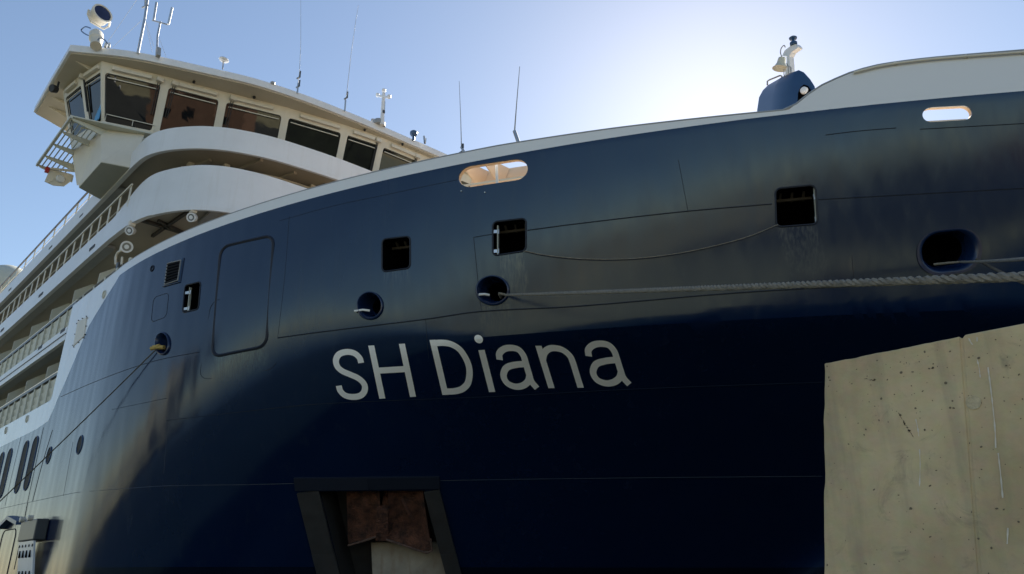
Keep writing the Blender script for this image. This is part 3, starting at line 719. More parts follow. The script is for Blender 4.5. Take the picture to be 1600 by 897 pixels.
# anchor: crown, shank and two flukes
ANC = thing('anchor', 'rusty brown stockless anchor housed in the hull pocket', 'anchor', lerp(TLa, TRa, .5))
def ap(x, y, dep): return on_hull(x, y) + dA * dep
def fluke(pix, dep0, dep1, name):
    a = [ap(x, y, dep0 + (dep1 - dep0) * i / (len(pix) - 1)) for i, (x, y) in enumerate(pix)]
    c_ = mean(a); bmn = bmesh.new()
    f0 = a; f1 = [c_ + (q_ - c_) * .9 - dA * .16 for q_ in a]; b0_ = [c_ + (q_ - c_) * 1.0 + dA * .22 for q_ in a]
    mb = MB(); mb.prism(f0, f1, caps=False); n_ = len(a); mb.f.append(tuple(range(n_, 2 * n_))); mb.prism(b0_, f0, caps=False)
    oo = build(name, mb, M['rust'], ANC, True, bevel=0.03, angle=30); return oo
def rough_slab(pix, deps, name, thick=.3, ridge=.10):
    """cast fluke: subdivided plate, thick rim, dished middle, lumpy surface"""
    n_ = 10; TL_, TR_, BR_, BL_ = pix; vs = []; mb = MB(); r_ = np.random.default_rng(len(name) + int(pix[0][0]))
    for j in range(n_ + 1):
        for i in range(n_ + 1):
            s_, t_ = i / n_, j / n_
            x = (TL_[0] * (1 - s_) + TR_[0] * s_) * (1 - t_) + (BL_[0] * (1 - s_) + BR_[0] * s_) * t_; y = (TL_[1] * (1 - s_) + TR_[1] * s_) * (1 - t_) + (BL_[1] * (1 - s_) + BR_[1] * s_) * t_
            e_ = min(s_, 1 - s_, t_ * 3, 1 - t_); dep = deps[0] * (1 - s_) + deps[1] * s_ + ridge * min(e_ * 5, 1) - (.07 if abs(s_ - .55) < .12 and .2 < t_ < .6 else 0) + .006 * r_.normal()
            vs.append(ap(x, y + (3.5 if .3 < s_ < .9 and j == n_ else 0), dep))
    m2_ = len(vs); vs += [q_ + dA * thick for q_ in vs]
    fs = [(j * (n_ + 1) + i, j * (n_ + 1) + i + 1, (j + 1) * (n_ + 1) + i + 1, (j + 1) * (n_ + 1) + i) for j in range(n_) for i in range(n_)]
    for i in range(n_):
        for a_, b2 in ((i, i + 1), (n_ * (n_ + 1) + i, n_ * (n_ + 1) + i + 1), (i * (n_ + 1), (i + 1) * (n_ + 1)), (i * (n_ + 1) + n_, (i + 1) * (n_ + 1) + n_)): fs.append((a_, b2, m2_ + b2, m2_ + a_))
    mb.add(vs, fs); return build(name, mb, M['rust'], ANC, True, angle=40)
rough_slab([(538, 768), (590, 768), (594, 842), (541, 862)], (.34, .30), 'fluke', .35, .12)
rough_slab([(606, 768), (660, 768), (674, 866), (602, 846)], (.14, .10), 'fluke', .5, .18)
mb = MB(); a = [ap(x, y, .34) for x, y in ((588, 800), (606, 800), (606, 850), (586, 850))]; mb.prism(a, [q_ - dA * .22 for q_ in a]); build('crown', mb, M['rust'], ANC, False, bevel=.02)
M['worn'] = paint('worn_cast_steel', (0.12, 0.07, 0.05), 0.7, 0.4, 10, bump=.6)
for pq in ([(603, 846), (622, 852), (645, 860), (667, 867)], [(667, 867), (675, 863), (673, 845)], [(541, 863), (562, 857), (592, 847)]):
    mb = MB(); mb.tube([ap(x, y, (.08 if x > 600 else .30)) for x, y in pq], .03, 7); build('worn_edge', mb, M['worn'], ANC)
mb = MB(); mb.bar(ap(600, 815, .35), ap(600, 772, 1.0), .22, .22); build('shank', mb, M['rust'], ANC, False)
mb = MB(); mb.tube([ap(x, y, -.04 + (.05 if i in (0, 4) else 0)) for i, (x, y) in enumerate(((628, 780), (633, 788), (637, 797), (641, 805), (646, 812)))], .035, 6); build('shackle_pin', mb, M['rust'], ANC)

# ------------------------------------------------------------------ superstructure
T1 = crom([(-80, 7, 0), (-40, 7, 0), (-29.8, 7.0, 0), (-28.4, 7.02, 0), (-26.9, 7.1, 0), (-26, 7.27, 0), (-25.3, 7.53, 0), (-24.7, 7.86, 0), (-24.2, 8.25, 0), (-23.78, 8.8, 0), (-23.5, 9.45, 0), (-23.3, 10.3, 0), (-23.2, 11.5, 0), (-23.1, 13, 0), (-23.0, 16, 0), (-23, 26, 0)], 5)
T2 = crom([(-80, 7, 0), (-40, 7, 0), (-30, 6.98, 0), (-28, 6.96, 0), (-26.9, 6.97, 0), (-26.35, 7.03, 0), (-25.85, 7.17, 0), (-25.26, 7.48, 0), (-24.62, 8.0, 0), (-24.19, 8.5, 0), (-23.8, 9.15, 0), (-23.4, 10.26, 0), (-23.18, 11.6, 0), (-23.05, 13, 0), (-23, 16, 0), (-23, 26, 0)], 5)
def wall(plan, zb, zt, th, name, mat='white', rake=0.0):
    nr = plan_normals(plan); ob, ot, ib, it = [], [], [], []
    for q_, n_ in zip(plan, nr):
        b0_ = zb(q_[0]) if callable(zb) else zb; t0 = zt(q_[0]) if callable(zt) else zt
        k_ = rake * (t0 - b0_)
        ob.append((q_[0], q_[1], b0_)); ot.append((q_[0] + n_[0] * k_, q_[1] + n_[1] * k_, t0))
        ib.append((q_[0] + n_[0] * th, q_[1] + n_[1] * th, b0_)); it.append((q_[0] + n_[0] * (th + k_), q_[1] + n_[1] * (th + k_), t0))
    mb = MB(); n_ = len(ob); vs = ob + ot + ib + it; fs = []
    for i in range(n_ - 1):
        fs += [(i, i + 1, n_ + i + 1, n_ + i), (2 * n_ + i + 1, 2 * n_ + i, 3 * n_ + i, 3 * n_ + i + 1), (n_ + i, n_ + i + 1, 3 * n_ + i + 1, 3 * n_ + i), (i + 1, i, 2 * n_ + i, 2 * n_ + i + 1)]
    fs += [(0, n_, 3 * n_, 2 * n_), (n_ - 1, 3 * n_ - 1, 4 * n_ - 1, 2 * n_ - 1)]
    mb.add(vs, fs); return part(name, mb, mat, angle=40)
def sstep(a, b_, x): t_ = min(max((x - a) / (b_ - a), 0), 1); return t_ * t_ * (3 - 2 * t_)
def t1_top(u): return 12.62 + 0.83 * sstep(-29.3, -25.9, u)
wall(T1, 11.7, t1_top, 0.16, 'terrace_front', rake=0.06)
wall(T2, 14.15, lambda u: 14.95 + 0.1 * sstep(-28.5, -26, u), 0.16, 'bridge_deck_bulwark', rake=0.03)
def lip(plan, z0, z1, name, u0):
    pl_ = [q_ for q_ in plan if q_[0] > u0]; nr = plan_normals(pl_)
    wall([np.array([q_[0] - n_[0] * .03, q_[1] - n_[1] * .03, 0]) for q_, n_ in zip(pl_, nr)], z0, z1, 0.05, name)
lip(T1, 11.66, 11.82, 'terrace_lip', -25.6); lip(T2, 14.11, 14.27, 'bulwark_lip', -26.2)
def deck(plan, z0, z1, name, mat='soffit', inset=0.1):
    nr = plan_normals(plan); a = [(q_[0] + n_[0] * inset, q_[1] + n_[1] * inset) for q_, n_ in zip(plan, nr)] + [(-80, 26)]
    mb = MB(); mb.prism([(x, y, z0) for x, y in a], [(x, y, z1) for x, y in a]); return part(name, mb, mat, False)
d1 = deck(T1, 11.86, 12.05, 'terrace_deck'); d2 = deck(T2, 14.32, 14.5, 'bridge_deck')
# core of the house behind the balconies and the fronts of the decks
mb = MB(); mb.box(-80, -28.5, 8.75, 38, 5.9, 14.3); part('deckhouse', mb, 'cream', False)
# inner gutter face below the band edges (dark strip along the ceilings)
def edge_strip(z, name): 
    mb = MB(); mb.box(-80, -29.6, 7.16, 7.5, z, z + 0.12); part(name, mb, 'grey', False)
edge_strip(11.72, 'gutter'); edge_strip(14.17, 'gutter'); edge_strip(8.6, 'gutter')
# lower bands of the flat side
mb = MB(); mb.box(-80, -32.0, 7.0, 7.14, 8.57, 9.12); part('side_band', mb, 'white', False, bevel=.01)
mb = MB(); mb.tube([(-80, 6.995, 8.83), (-32.0, 6.995, 8.83)], 0.022, 6); part('band_moulding', mb, 'groove')
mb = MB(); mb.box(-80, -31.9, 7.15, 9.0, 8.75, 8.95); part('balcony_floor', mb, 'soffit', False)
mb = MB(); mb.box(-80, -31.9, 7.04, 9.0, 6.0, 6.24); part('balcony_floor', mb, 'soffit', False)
mb = MB(); mb.box(-31.95, -28.5, 7.3, 9.0, 6.0, 8.95); part('side_house', mb, 'cream', False)
# rounded lower corner of the balcony opening
mb = MB(); cc = [(-32.0, 6.25)] + [(-32.35 + .35 * math.sin(a), 6.6 - .35 * math.cos(a)) for a in [math.radians(x) for x in range(0, 91, 15)]]
mb.prism([(u, 7.003, z) for u, z in cc], [(u, 7.09, z) for u, z in cc]); part('corner_plate', mb, 'white', False)
# bolted hatch cover on the white plating
hc = [on_hull(*q_) for q_ in ((122, 503), (136, 496), (132, 525), (115, 541))]; n_ = Vector((0, -1, 0))
mb = MB(); mb.prism([q_ + n_ * .002 for q_ in hc], [q_ + n_ * .02 for q_ in hc]); hatch = part('hatch_cover', mb, 'cream', False)
for i in range(4):
    for s_ in (0.1, .5, .9):
        c_ = lerp(hc[i], hc[(i + 1) % 4], s_) + (lerp(hc[i], hc[(i + 1) % 4], s_) - mean(hc)) * .12
        mb = MB(); mb.lathe(c_ + n_ * .0, n_, [(.02, 0), (.02, .03), (.012, .035)], 8); part('bolt', mb, 'rubber', parent=hatch)
# balconies: partitions, panels, rails
PIT = 3.22
def divider(u, z0, z1):
    mb = MB(); q_ = [(7.16, z0), (8.72, z0), (8.72, z1), (7.75, z1), (7.18, z1 - .42)]
    mb.prism([(u, v, z) for v, z in q_], [(u - .06, v, z) for v, z in q_]); part('balcony_divider', mb, 'panel', False)
for i in range(10):
    divider(-32.85 - PIT * i, 9.0, 11.28); divider(-34.5 - PIT * i, 6.25, 8.45)
divider(-29.7, 9.9, 11.1)
def balcony(u0, u1, z0, z1, name):
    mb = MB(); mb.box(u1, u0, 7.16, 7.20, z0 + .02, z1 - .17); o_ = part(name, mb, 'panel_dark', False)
    mb = MB(); mb.tube([(u1, 7.1, z1), (u0, 7.1, z1)], 0.035, 8); part('hand_rail', mb, 'steel', parent=o_)
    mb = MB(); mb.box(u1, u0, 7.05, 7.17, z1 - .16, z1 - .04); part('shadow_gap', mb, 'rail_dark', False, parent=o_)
    n_ = int((u0 - u1) / 1.07)
    for i in range(n_):
        uc = u0 - 0.1 - 1.07 * i
        mb = MB(); mb.box(uc - .05, uc + .05, 7.06, 7.16, z0, z1 - .03); part('rail_post', mb, 'panel', False, parent=o_)
        for k in range(3):
            zz_ = z0 + .05 + (z1 - .24 - z0) * k / 3
            mb = MB(); mb.prism([(uc - 1.0, 7.155, zz_), (uc - .07, 7.155, zz_), (uc - .07, 7.10, zz_ + .26), (uc - 1.0, 7.10, zz_ + .26)], [(uc - 1.0, 7.17, zz_), (uc - .07, 7.17, zz_), (uc - .07, 7.115, zz_ + .26), (uc - 1.0, 7.115, zz_ + .26)])
            part('slat', mb, 'panel', False, parent=o_)
balcony(-32.1, -52, 6.25, 7.42, 'balcony_railing'); balcony(-31.7, -58, 9.12, 10.14, 'balcony_railing')
mb = MB(); mb.box(-31.7, -25.6, 7.2, 7.26, 9.8, 10.12); o = part('side_rail_panel', mb, 'panel', False)
mb = MB(); mb.tube([(-31.7, 7.15, 10.2), (-28.5, 7.16, 10.2), (-26.6, 7.25, 10.2), (-25.4, 7.4, 10.0)], 0.035, 8); part('hand_rail', mb, 'rail_dark', parent=o)
for i in range(5):
    mb = MB(); u = -31.2 + 1.25 * i; mb.box(u - .07, u + .07, 7.12, 7.2, 9.8, 10.2); part('rail_post', mb, 'panel', False, parent=o)
# small dark scuppers
def scupper(u, z, w_=.42, h_=.16, v=7.0, kk=0.0):
    mb = MB(); mb.prism([(u, v - .004, z), (u + w_, v - .004, z + kk), (u + w_, v - .004, z + h_ + kk), (u, v - .004, z + h_)], [(u, v + .03, z), (u + w_, v + .03, z + kk), (u + w_, v + .03, z + h_ + kk), (u, v + .03, z + h_)]); part('scupper', mb, 'groove', False)
for u in (-33.75, -36.9, -40.1): scupper(u, 6.02, .62, .17)
for u in (-32.9, -36.1): scupper(u, 9.0, .62, .15)
for u in (-31.2, -38.4, -45.6): scupper(u, 11.98, .62, .12)
for u in (-38.6, -46.2, -34.0): scupper(u, 14.4, .5, .09)
# railings of the two upper decks
def railing(u0, u1, z0, z1, pitch, name, post_mat, top_mat, gap=0.0, mids=1):
    mb = MB(); mb.bar((u1, 7.1, z1), (u0, 7.1, z1), .06, .07); o_ = part(name, mb, top_mat, False)
    for k in range(mids):
        mb = MB(); mb.tube([(u1, 7.12, z0 + (z1 - z0) * (k + 1) / (mids + 1)), (u0, 7.12, z0 + (z1 - z0) * (k + 1) / (mids + 1))], .018, 6); part('mid_rail', mb, post_mat, parent=o_)
    u = u0 - .15
    while u > u1:
        mb = MB(); mb.bar((u, 7.12, z0), (u, 7.12, z1), .03, .15, (1, 0, 0)); part('stanchion', mb, post_mat, False, parent=o_)
        u -= pitch
    return o_
railing(-27.5, -62, 12.3, 13.5, 1.12, 'promenade_railing', 'cream', 'cream')
railing(-30.0, -66, 14.9, 15.68, 1.75, 'open_deck_railing', 'cream', 'rail_dark')
# ceiling framing under the two curved decks
for i, v in enumerate(np.linspace(8.3, 15, 6)):
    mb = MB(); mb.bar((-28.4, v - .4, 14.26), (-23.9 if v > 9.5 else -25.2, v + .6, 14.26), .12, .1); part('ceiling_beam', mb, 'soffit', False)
mb = MB(); mb.tube([(-26.3, 8.3, 14.2), (-25.2, 9.5, 14.2), (-24.6, 11.2, 14.2), (-24.3, 14.5, 14.2)], .04, 8); part('ceiling_pipe', mb, 'cream')
for q_ in ((-25.2, 9.5), (-24.45, 12.6), (-26.0, 8.5)):
    mb = MB(); mb.box(q_[0] - .12, q_[0] + .12, q_[1] - .1, q_[1] + .1, 14.12, 14.3); mb.lathe((q_[0], q_[1], 14.02), (0, 0, 1), [(.05, 0), (.07, .1)], 8); part('ceiling_lamp', mb, 'cream', False)
for a, b_ in (((247, 345), (283, 362)), ((293, 331), (238, 369))):
    mb = MB(); mb.bar(at_z(*a, 11.8), at_z(*b_, 11.8), .10, .10); part('ceiling_beam', mb, 'pocket', False)
mb = MB(); mb.bar(at_z(221, 344, 11.8), at_z(290, 365, 11.8), .16, .10); part('ceiling_beam', mb, 'pocket', False)
mb = MB(); mb.bar(at_z(338, 330, 11.79), at_z(316, 349, 11.79), .3, .1); part('ceiling_beam', mb, 'grey', False)

# ------------------------------------------------------------------ bridge
WP = [(-31.2, 4.98), (-29.6, 5.2), (-28.27, 5.48), (-27.57, 7.57), (-26.97, 9.64), (-26.23, 12.0), (-25.69, 14.5), (-25.43, 16.2), (-25.37, 18.28), (-25.35, 20.6), (-25.35, 24)]
WP = [(a_ * 1.0139, b_ * 1.0139) for a_, b_ in WP]
INW = [(0.25, .95), (-0.02, 1), (-.9, .85), (-1, .2), (-1, .25), (-1, .25), (-1, .15), (-1, .1), (-1, .03), (-1, 0), (-1, 0)]
TILT, ZT, ZWB, ZBOT, ZHD = 0.31, 18.25, 16.5, 14.6, 18.65
def wpt(i, s_, z, ins=0.0):
    a, b_ = WP[i], WP[i + 1]; n0, n1_ = INW[i], INW[i + 1]; k_ = (ZT - z) * TILT
    nx_ = n0[0] * (1 - s_) + n1_[0] * s_; ny_ = n0[1] * (1 - s_) + n1_[1] * s_
    return Vector((a[0] * (1 - s_) + b_[0] * s_ + nx_ * (k_ + ins), a[1] * (1 - s_) + b_[1] * s_ + ny_ * (k_ + ins), z))
BR = None
for i in range(len(WP) - 1):
    ln = math.dist(WP[i], WP[i + 1]); e0 = 0.15 / ln; e1 = 0.15 / ln
    if i == 1: e1 = .07 / ln
    if i == 2: e0 = .12 / ln
    zt_, zb_ = 18.27, ZWB
    rect = [(0, ZHD), (1, ZHD), (1, ZBOT), (0, ZBOT)]
    hole = rrect([(e0, zt_), (1 - e1, zt_), (1 - e1, zb_), (e0, zb_)], 0.07, 4, rx=0.05)
    mb = MB(); m_ = len(hole)
    cor = [1] * 5 + [2] * 5 + [3] * 5 + [0] * 5
    outp = [wpt(i, *rect[cor[j]]) for j in range(m_)]; inp = [wpt(i, h[0], h[1]) for h in hole]; inb = [wpt(i, h[0], h[1], .10) for h in hole]
    fs = []
    for j in range(m_):
        k = (j + 1) % m_
        fs.append((j, k, m_ + k, m_ + j) if cor[j] != cor[k] else (j, m_ + k, m_ + j))
        fs.append((m_ + j, m_ + k, 2 * m_ + k, 2 * m_ + j))
    mb.add(outp + inp + inb, fs); fr = part('bridge_front_panel', mb, 'cream', True, angle=25)
    mb = MB(); mb.add([wpt(i, h[0], h[1], .07) for h in hole], [tuple(range(m_))]); wo = part('bridge_window', mb, 'glass', False)
    mb = MB(); mb.tube([wpt(i, h[0], h[1], .03) for h in hole], .018, 5, True); part('window_gasket', mb, 'rubber', parent=wo)
    # sun-blind / wiper motor housing over the window and a pair of wiper arms
    s0, s1 = (e0 + .12, .78) if i % 2 == 0 else (.22, 1 - e1 - .05)
    mb = MB(); q0, q1 = wpt(i, s0, 18.45, -.06), wpt(i, s1, 18.45, -.06); mb.bar(q0, q1, .12, .16); part('wiper_housing', mb, 'cream', False, parent=wo, bevel=.01)
    if i in (1, 2, 3, 4, 6, 7):
        sw = (1 - e1 - .05) if i in (2, 6, 7) else e0 + .06
        if i == 1: sw = .12
        for dd in (0, .035):
            mb = MB(); mb.bar(wpt(i, sw + dd, 18.36, -.04), wpt(i, sw + dd - .02, 17.1, -.03), .025, .03); part('wiper_arm', mb, 'rubber', False, parent=wo)
        mb = MB(); c_ = wpt(i, sw + .02, 18.44, -.08); mb.box(c_.x - .08, c_.x + .08, c_.y - .12, c_.y + .12, c_.z - .1, c_.z + .08); part('wiper_motor', mb, 'cream', False, parent=wo)
    mb = MB(); mb.bar(wpt(i, e0 + .04, 18.1, -.0), wpt(i, 1 - e1 - .04, 18.1, -.0), .03, .035); part('wiper_track', mb, 'cream', False, parent=wo)
    # lamps in the soffit line
    if i in (3, 4, 6, 7):
        c_ = wpt(i, .45, 18.62, -.2); mb = MB(); mb.lathe(c_, (.3, -.3, -1), [(.04, -.05), (.06, 0), (.05, .06)], 10); part('soffit_lamp', mb, 'rubber')
mb = MB(); q0, q1 = wpt(2, .1, 16.75, -.05), wpt(2, .97, 16.7, -.05); mb.tube([q0 - Vector((0, 0, .25)), q0, q1, q1 - Vector((0, 0, .25))], .018, 6); mb.tube([lerp(q0, q1, .55), lerp(q0, q1, .55) - Vector((0, 0, .25))], .014, 6); part('window_grab_rail', mb, 'cream')
mb = MB(); c_ = wpt(1, .78, 17.0, .06); mb.box(c_.x - .35, c_.x + .2, c_.y - .02, c_.y + .02, c_.z - .5, c_.z + .35); part('blue_sheet', mb, 'bluecloth', False, label='blue sheet behind the wing window')
q0 = wpt(0, 0, 18.7); q1 = wpt(0, 0, 16.0)
mb = MB(); mb.prism([q1, (-31.9, 9, 16.0), (-31.9, 9, 18.7), q0], [q1 + Vector((.1, 0, 0)), (-31.8, 9, 16.0), (-31.8, 9, 18.7), q0 + Vector((.1, 0, 0))]); part('wing_back_wall', mb, 'cream', False)
mb = MB(); mb.box(-31.8, -29.2, 8.9, 38, 14.4, 18.7); part('bridge_house', mb, 'cream', False)
# inside of the bridge: dark floor so the glass reads dark
# roof
RF = crom([(-34.33, 4.5, 0), (-31.5, 4.43, 0), (-28.85, 4.38, 0)], 3)[:-1] + crom([(-28.85, 4.38, 0), (-27.72, 6.07, 0), (-27.15, 7.31, 0), (-26.62, 8.67, 0), (-25.98, 10.44, 0), (-25.6, 12.5, 0), (-25.4, 14.95, 0), (-25.3, 17.6, 0), (-25.25, 20, 0), (-25.3, 26, 0)], 5)
a = [(q_[0], q_[1]) for q_ in RF] + [(-36, 26), (-36, 7.6), (-34.93, 5.74)]
mb = MB(); mb.prism([(x, y, 18.70) for x, y in a], [(x, y, 19.0) for x, y in a]); part('bridge_roof', mb, 'white', False, bevel=.015)
nr = plan_normals(RF); a2 = [(q_[0] + n_[0] * .1, q_[1] + n_[1] * .1) for q_, n_ in zip(RF, nr)] + [(-35.9, 26), (-35.9, 7.6), (-34.8, 5.8)]
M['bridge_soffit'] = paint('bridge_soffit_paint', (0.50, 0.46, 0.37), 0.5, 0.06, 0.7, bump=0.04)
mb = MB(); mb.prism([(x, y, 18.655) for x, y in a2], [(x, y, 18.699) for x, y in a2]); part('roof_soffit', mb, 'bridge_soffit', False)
for q_ in ((-32.5, 4.9), (-33.4, 5.0), (-29.3, 4.9)):
    mb = MB(); mb.prism([(q_[0], q_[1] - .35, 18.7), (q_[0], q_[1] + .6, 18.7), (q_[0], q_[1] + .6, 18.45)], [(q_[0] + .05, q_[1] - .35, 18.7), (q_[0] + .05, q_[1] + .6, 18.7), (q_[0] + .05, q_[1] + .6, 18.45)]); part('roof_bracket', mb, 'cream', False)
# wing body under the windows: sponson tapering to a flat bottom
bt = [at_z(158, 253, 14.25), at_z(204, 262, 14.25), at_z(156, 311, 14.25), at_z(123, 293, 14.25)]
tpq = [wpt(1, 1.0, 16.52), Vector((-28.2, 7.4, 16.2)), Vector((-31.5, 7.4, 16.2)), wpt(0, 0.05, 16.52)]
mb = MB(); mb.prism(bt, tpq); part('wing_sponson', mb, 'cream', False, bevel=.03)
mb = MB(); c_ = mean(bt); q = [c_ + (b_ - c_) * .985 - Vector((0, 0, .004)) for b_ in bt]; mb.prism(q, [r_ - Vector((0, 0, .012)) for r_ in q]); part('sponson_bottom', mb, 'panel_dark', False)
# window-washing platform round the wing
ZP = 16.0
O1_, O2_, O3_ = at_z(112, 182, ZP), at_z(58, 258, ZP), at_z(240, 210, ZP)
mb = MB(); mb.bar(O1_, O2_, .09, .12); plat = part('wing_platform', mb, 'panel', False)
for k in range(1, 7):
    mb = MB(); off_ = Vector((.02, .17 * k, 0)); mb.bar(O1_ + off_ + (O2_ - O1_) * .03 + Vector((0, 0, -.02)), O2_ + off_, .035, .05); part('grating_bar', mb, 'panel', False, parent=plat)
for s_ in (.02, .27, .52, .77, .98):
    p0 = lerp(O1_, O2_, s_); mb = MB(); mb.prism([p0 + Vector((0, 0, -.02)), p0 + Vector((0, 1.35, -.02)), p0 + Vector((0, 1.35, -.34)), p0 + Vector((0, .1, -.12))], [p0 + Vector((.05, 0, -.02)), p0 + Vector((.05, 1.35, -.02)), p0 + Vector((.05, 1.35, -.34)), p0 + Vector((.05, .1, -.12))])
    part('platform_bracket', mb, 'panel', False, parent=plat)
mb = MB(); iw = Vector((-.42, .12, 0)); mb.prism([O1_, O3_, O3_ + iw, O1_ + iw], [q_ + Vector((0, 0, .05)) for q_ in (O1_, O3_, O3_ + iw, O1_ + iw)]); part('platform_plate', mb, 'panel', False, parent=plat)
mb = MB(); mb.tube([O1_ + iw + Vector((.1, .3, -.14)), O3_ + iw + Vector((.1, -.1, -.14))], .025, 6); part('platform_pipe', mb, 'panel', parent=plat)
for s_ in (.55, .8):
    p0 = lerp(O1_, O3_, s_) + iw; mb = MB(); mb.bar(p0, p0 + Vector((0, .05, -.75)), .03, .05); part('platform_strut', mb, 'panel', False, parent=plat)
mb = MB(); mb.tube([O1_ + Vector((.05, 0, .5)), O2_ + Vector((0, 0, .5))], .02, 6)
for s_ in (0, .33, .66, 1): mb.tube([lerp(O1_, O2_, s_), lerp(O1_, O2_, s_) + Vector((0, 0, .5))], .016, 6)
# side-light screen hanging under the aft end of the platform
p0 = at_z(78, 264, 15.9)
q = [(0, 0), (-.08, -.62), (.25, -.70), (.62, -.62), (.80, -.35), (.80, 0)]
mb = MB(); mb.prism([p0 + Vector((.12 * x, x, z)) for x, z in q], [p0 + Vector((.12 * x + .05, x, z)) for x, z in q]); o = part('side_light_screen', mb, 'cream', False)
mb = MB(); mb.lathe(p0 + Vector((.12, .42, -.36)), (1, 0, 0), [(.15, 0), (.17, .05), (.13, .09)], 16); part('round_lamp', mb, 'white', parent=o)
mb = MB(); mb.box(p0.x - .06, p0.x + .1, p0.y - .16, p0.y - .02, p0.z - .2, p0.z + .02); part('red_box', mb, 'red', False, parent=o)
mb = MB(); mb.bar(p0 + Vector((.06, .05, -.62)), p0 + Vector((.06, .6, -.02)), .05, .05); mb.bar(p0 + Vector((.06, .02, 0)), p0 + Vector((.9, 1.3, -.05)), .06, .08); part('screen_brace', mb, 'cream', False, parent=o)
# flood lamp under the wing roof
c_ = at_z(92, 128, 18.6); mb = MB(); mb.bar(c_, c_ - Vector((0, 0, .25)), .07, .07); mb.lathe(c_ + Vector((.0, -.1, -.38)), (0.4, -.9, -.3), [(.06, -.15), (.15, -.1), (.17, .08), (.15, .12)], 14)
tag(build('wing_floodlight', mb, M['rubber']), 'black floodlight hanging under the bridge wing roof corner', 'floodlight')

# ------------------------------------------------------------------ roof and deck fittings (things of their own)
ZR = 19.01
def base_v(x, y, z=ZR): return at_z(x, y, z)
# searchlight
B = base_v(150, 69); v0 = B.y
def pv(x, y): return at_v(x, y, v0)
S = thing('searchlight', 'large cream searchlight with dark lens on the bridge roof corner', 'searchlight', B)
mb = MB(); mb.lathe(pv(150, 70), pv(151, 40) - pv(150, 70), [(.20, -.1), (.19, .30), (.22, .36), (.25, .40), (.25, .76), (.20, .88), (.13, 1.02)], 16); build('pedestal', mb, M['cream'], S)
fw = Vector((.80, .16, .13)).normalized(); hc_ = pv(155.5, 25)
mb = MB(); mb.lathe(hc_ - fw * .42, fw, [(.02, -.02), (.17, .02), (.28, .12), (.34, .28), (.36, .54), (.385, .56), (.385, .66), (.325, .66), (.32, .63)], 28); head = build('lamp_head', mb, M['cream'], S)
mb = MB(); mb.lathe(hc_ - fw * .42, fw, [(.325, .64), (.001, .67)], 28); build('lens', mb, M['lens'], head)
sx = fw.cross(Vector((0, 0, 1))).normalized(); upv = sx.cross(fw)
mb = MB(); mb.tube([hc_ + sx * .42, hc_ + sx * .42 - Vector((0, 0, .22)), hc_ + sx * .25 - Vector((0, 0, .46)), hc_ - sx * .25 - Vector((0, 0, .46)), hc_ - sx * .42 - Vector((0, 0, .22)), hc_ - sx * .42], .04, 6); build('yoke', mb, M['cream'], S)
mb = MB(); mb.tube([tuple(q_) for q_ in crom([pv(141, 44), pv(133, 42), pv(127, 47), pv(133, 53), pv(142, 57)], 4)], .028, 6); mb.tube([tuple(q_) for q_ in crom([pv(150, 68), pv(155, 60), pv(163, 62), pv(168, 68)], 4)], .022, 6); build('cable', mb, M['navy'], S)
for x in (148.5, 165, 170):
    mb = MB(); mb.lathe(pv(x, 72), (0, 0, 1), [(.05, -.05), (.05, .08), (.03, .14)], 8); build('foot', mb, M['white'], S)
# mast pole with stays
B = base_v(216, 80); v0 = B.y; S = thing('mast_pole', 'tall bright steel mast pole with guy wires on the bridge roof', 'mast', B)
mb = MB(); mb.tube([B - Vector((0, 0, .1)), pv(226, 30), pv(231, -4), pv(236, -40)], .05, 8); build('pole', mb, M['steel'], S)
mb = MB(); mb.bar(pv(222.5, 12), pv(231, 8), .06, .05); mb.tube([pv(227, 10), pv(227.5, -30)], .035, 8); build('side_bracket', mb, M['grey'], S)
for a, b_ in (((215, -2), (168, 66)), ((221, 32), (176, 74)), ((227, 33), (238, 82)), ((228, 34), (240, 72))):
    mb = MB(); mb.tube([pv(*a), pv(*b_)], .007, 4); build('guy_wire', mb, M['grey'], S)
# forked antenna
B = base_v(245, 87); v0 = B.y; S = thing('fork_antenna', 'steel antenna with U-shaped fork standing on a grey box', 'antenna', B)
mb = MB(); mb.tube([B, pv(246, 57), pv(250.5, 34)], .04, 8); build('stem', mb, M['steel'], S)
mb = MB(); mb.bar(pv(238.5, 32), pv(262, 38.5), .05, .05); build('fork', mb, M['grey'], S)
for a, b_ in (((240, 32), (244.5, 4)), ((263, 38), (269, 12))):
    mb = MB(); mb.tube([pv(*a), pv(*b_)], .045, 8); build('rod', mb, M['steel'], S)
mb = MB(); mb.bar(pv(247, 88), pv(247.5, 76), .15, .15); build('junction_box', mb, M['grey'], S, False)
mb = MB(); mb.tube([pv(248, 57), pv(260, 90)], .007, 4); build('guy_wire', mb, M['grey'], S)
# small dish lamp
B = base_v(348, 108); v0 = B.y; S = thing('satnav_antenna', 'white mushroom shaped satellite antenna on a short post', 'antenna', B)
mb = MB(); mb.tube([B, pv(349, 95)], .03, 8); build('post', mb, M['steel'], S)
mb = MB(); mb.lathe(pv(349, 96), Vector((.15, .1, 1)), [(.03, -.04), (.16, .02), (.20, .07), (.17, .12), (.02, .15)], 18); build('dome', mb, M['white'], S)
mb = MB(); B = base_v(426, 131); mb.lathe(B, (0, 0, 1), [(.1, -.05), (.1, .06), (.04, .1)], 12); tag(build('roof_vent_cap', mb, M['grey']), 'small grey vent cap on the bridge roof edge', 'vent')
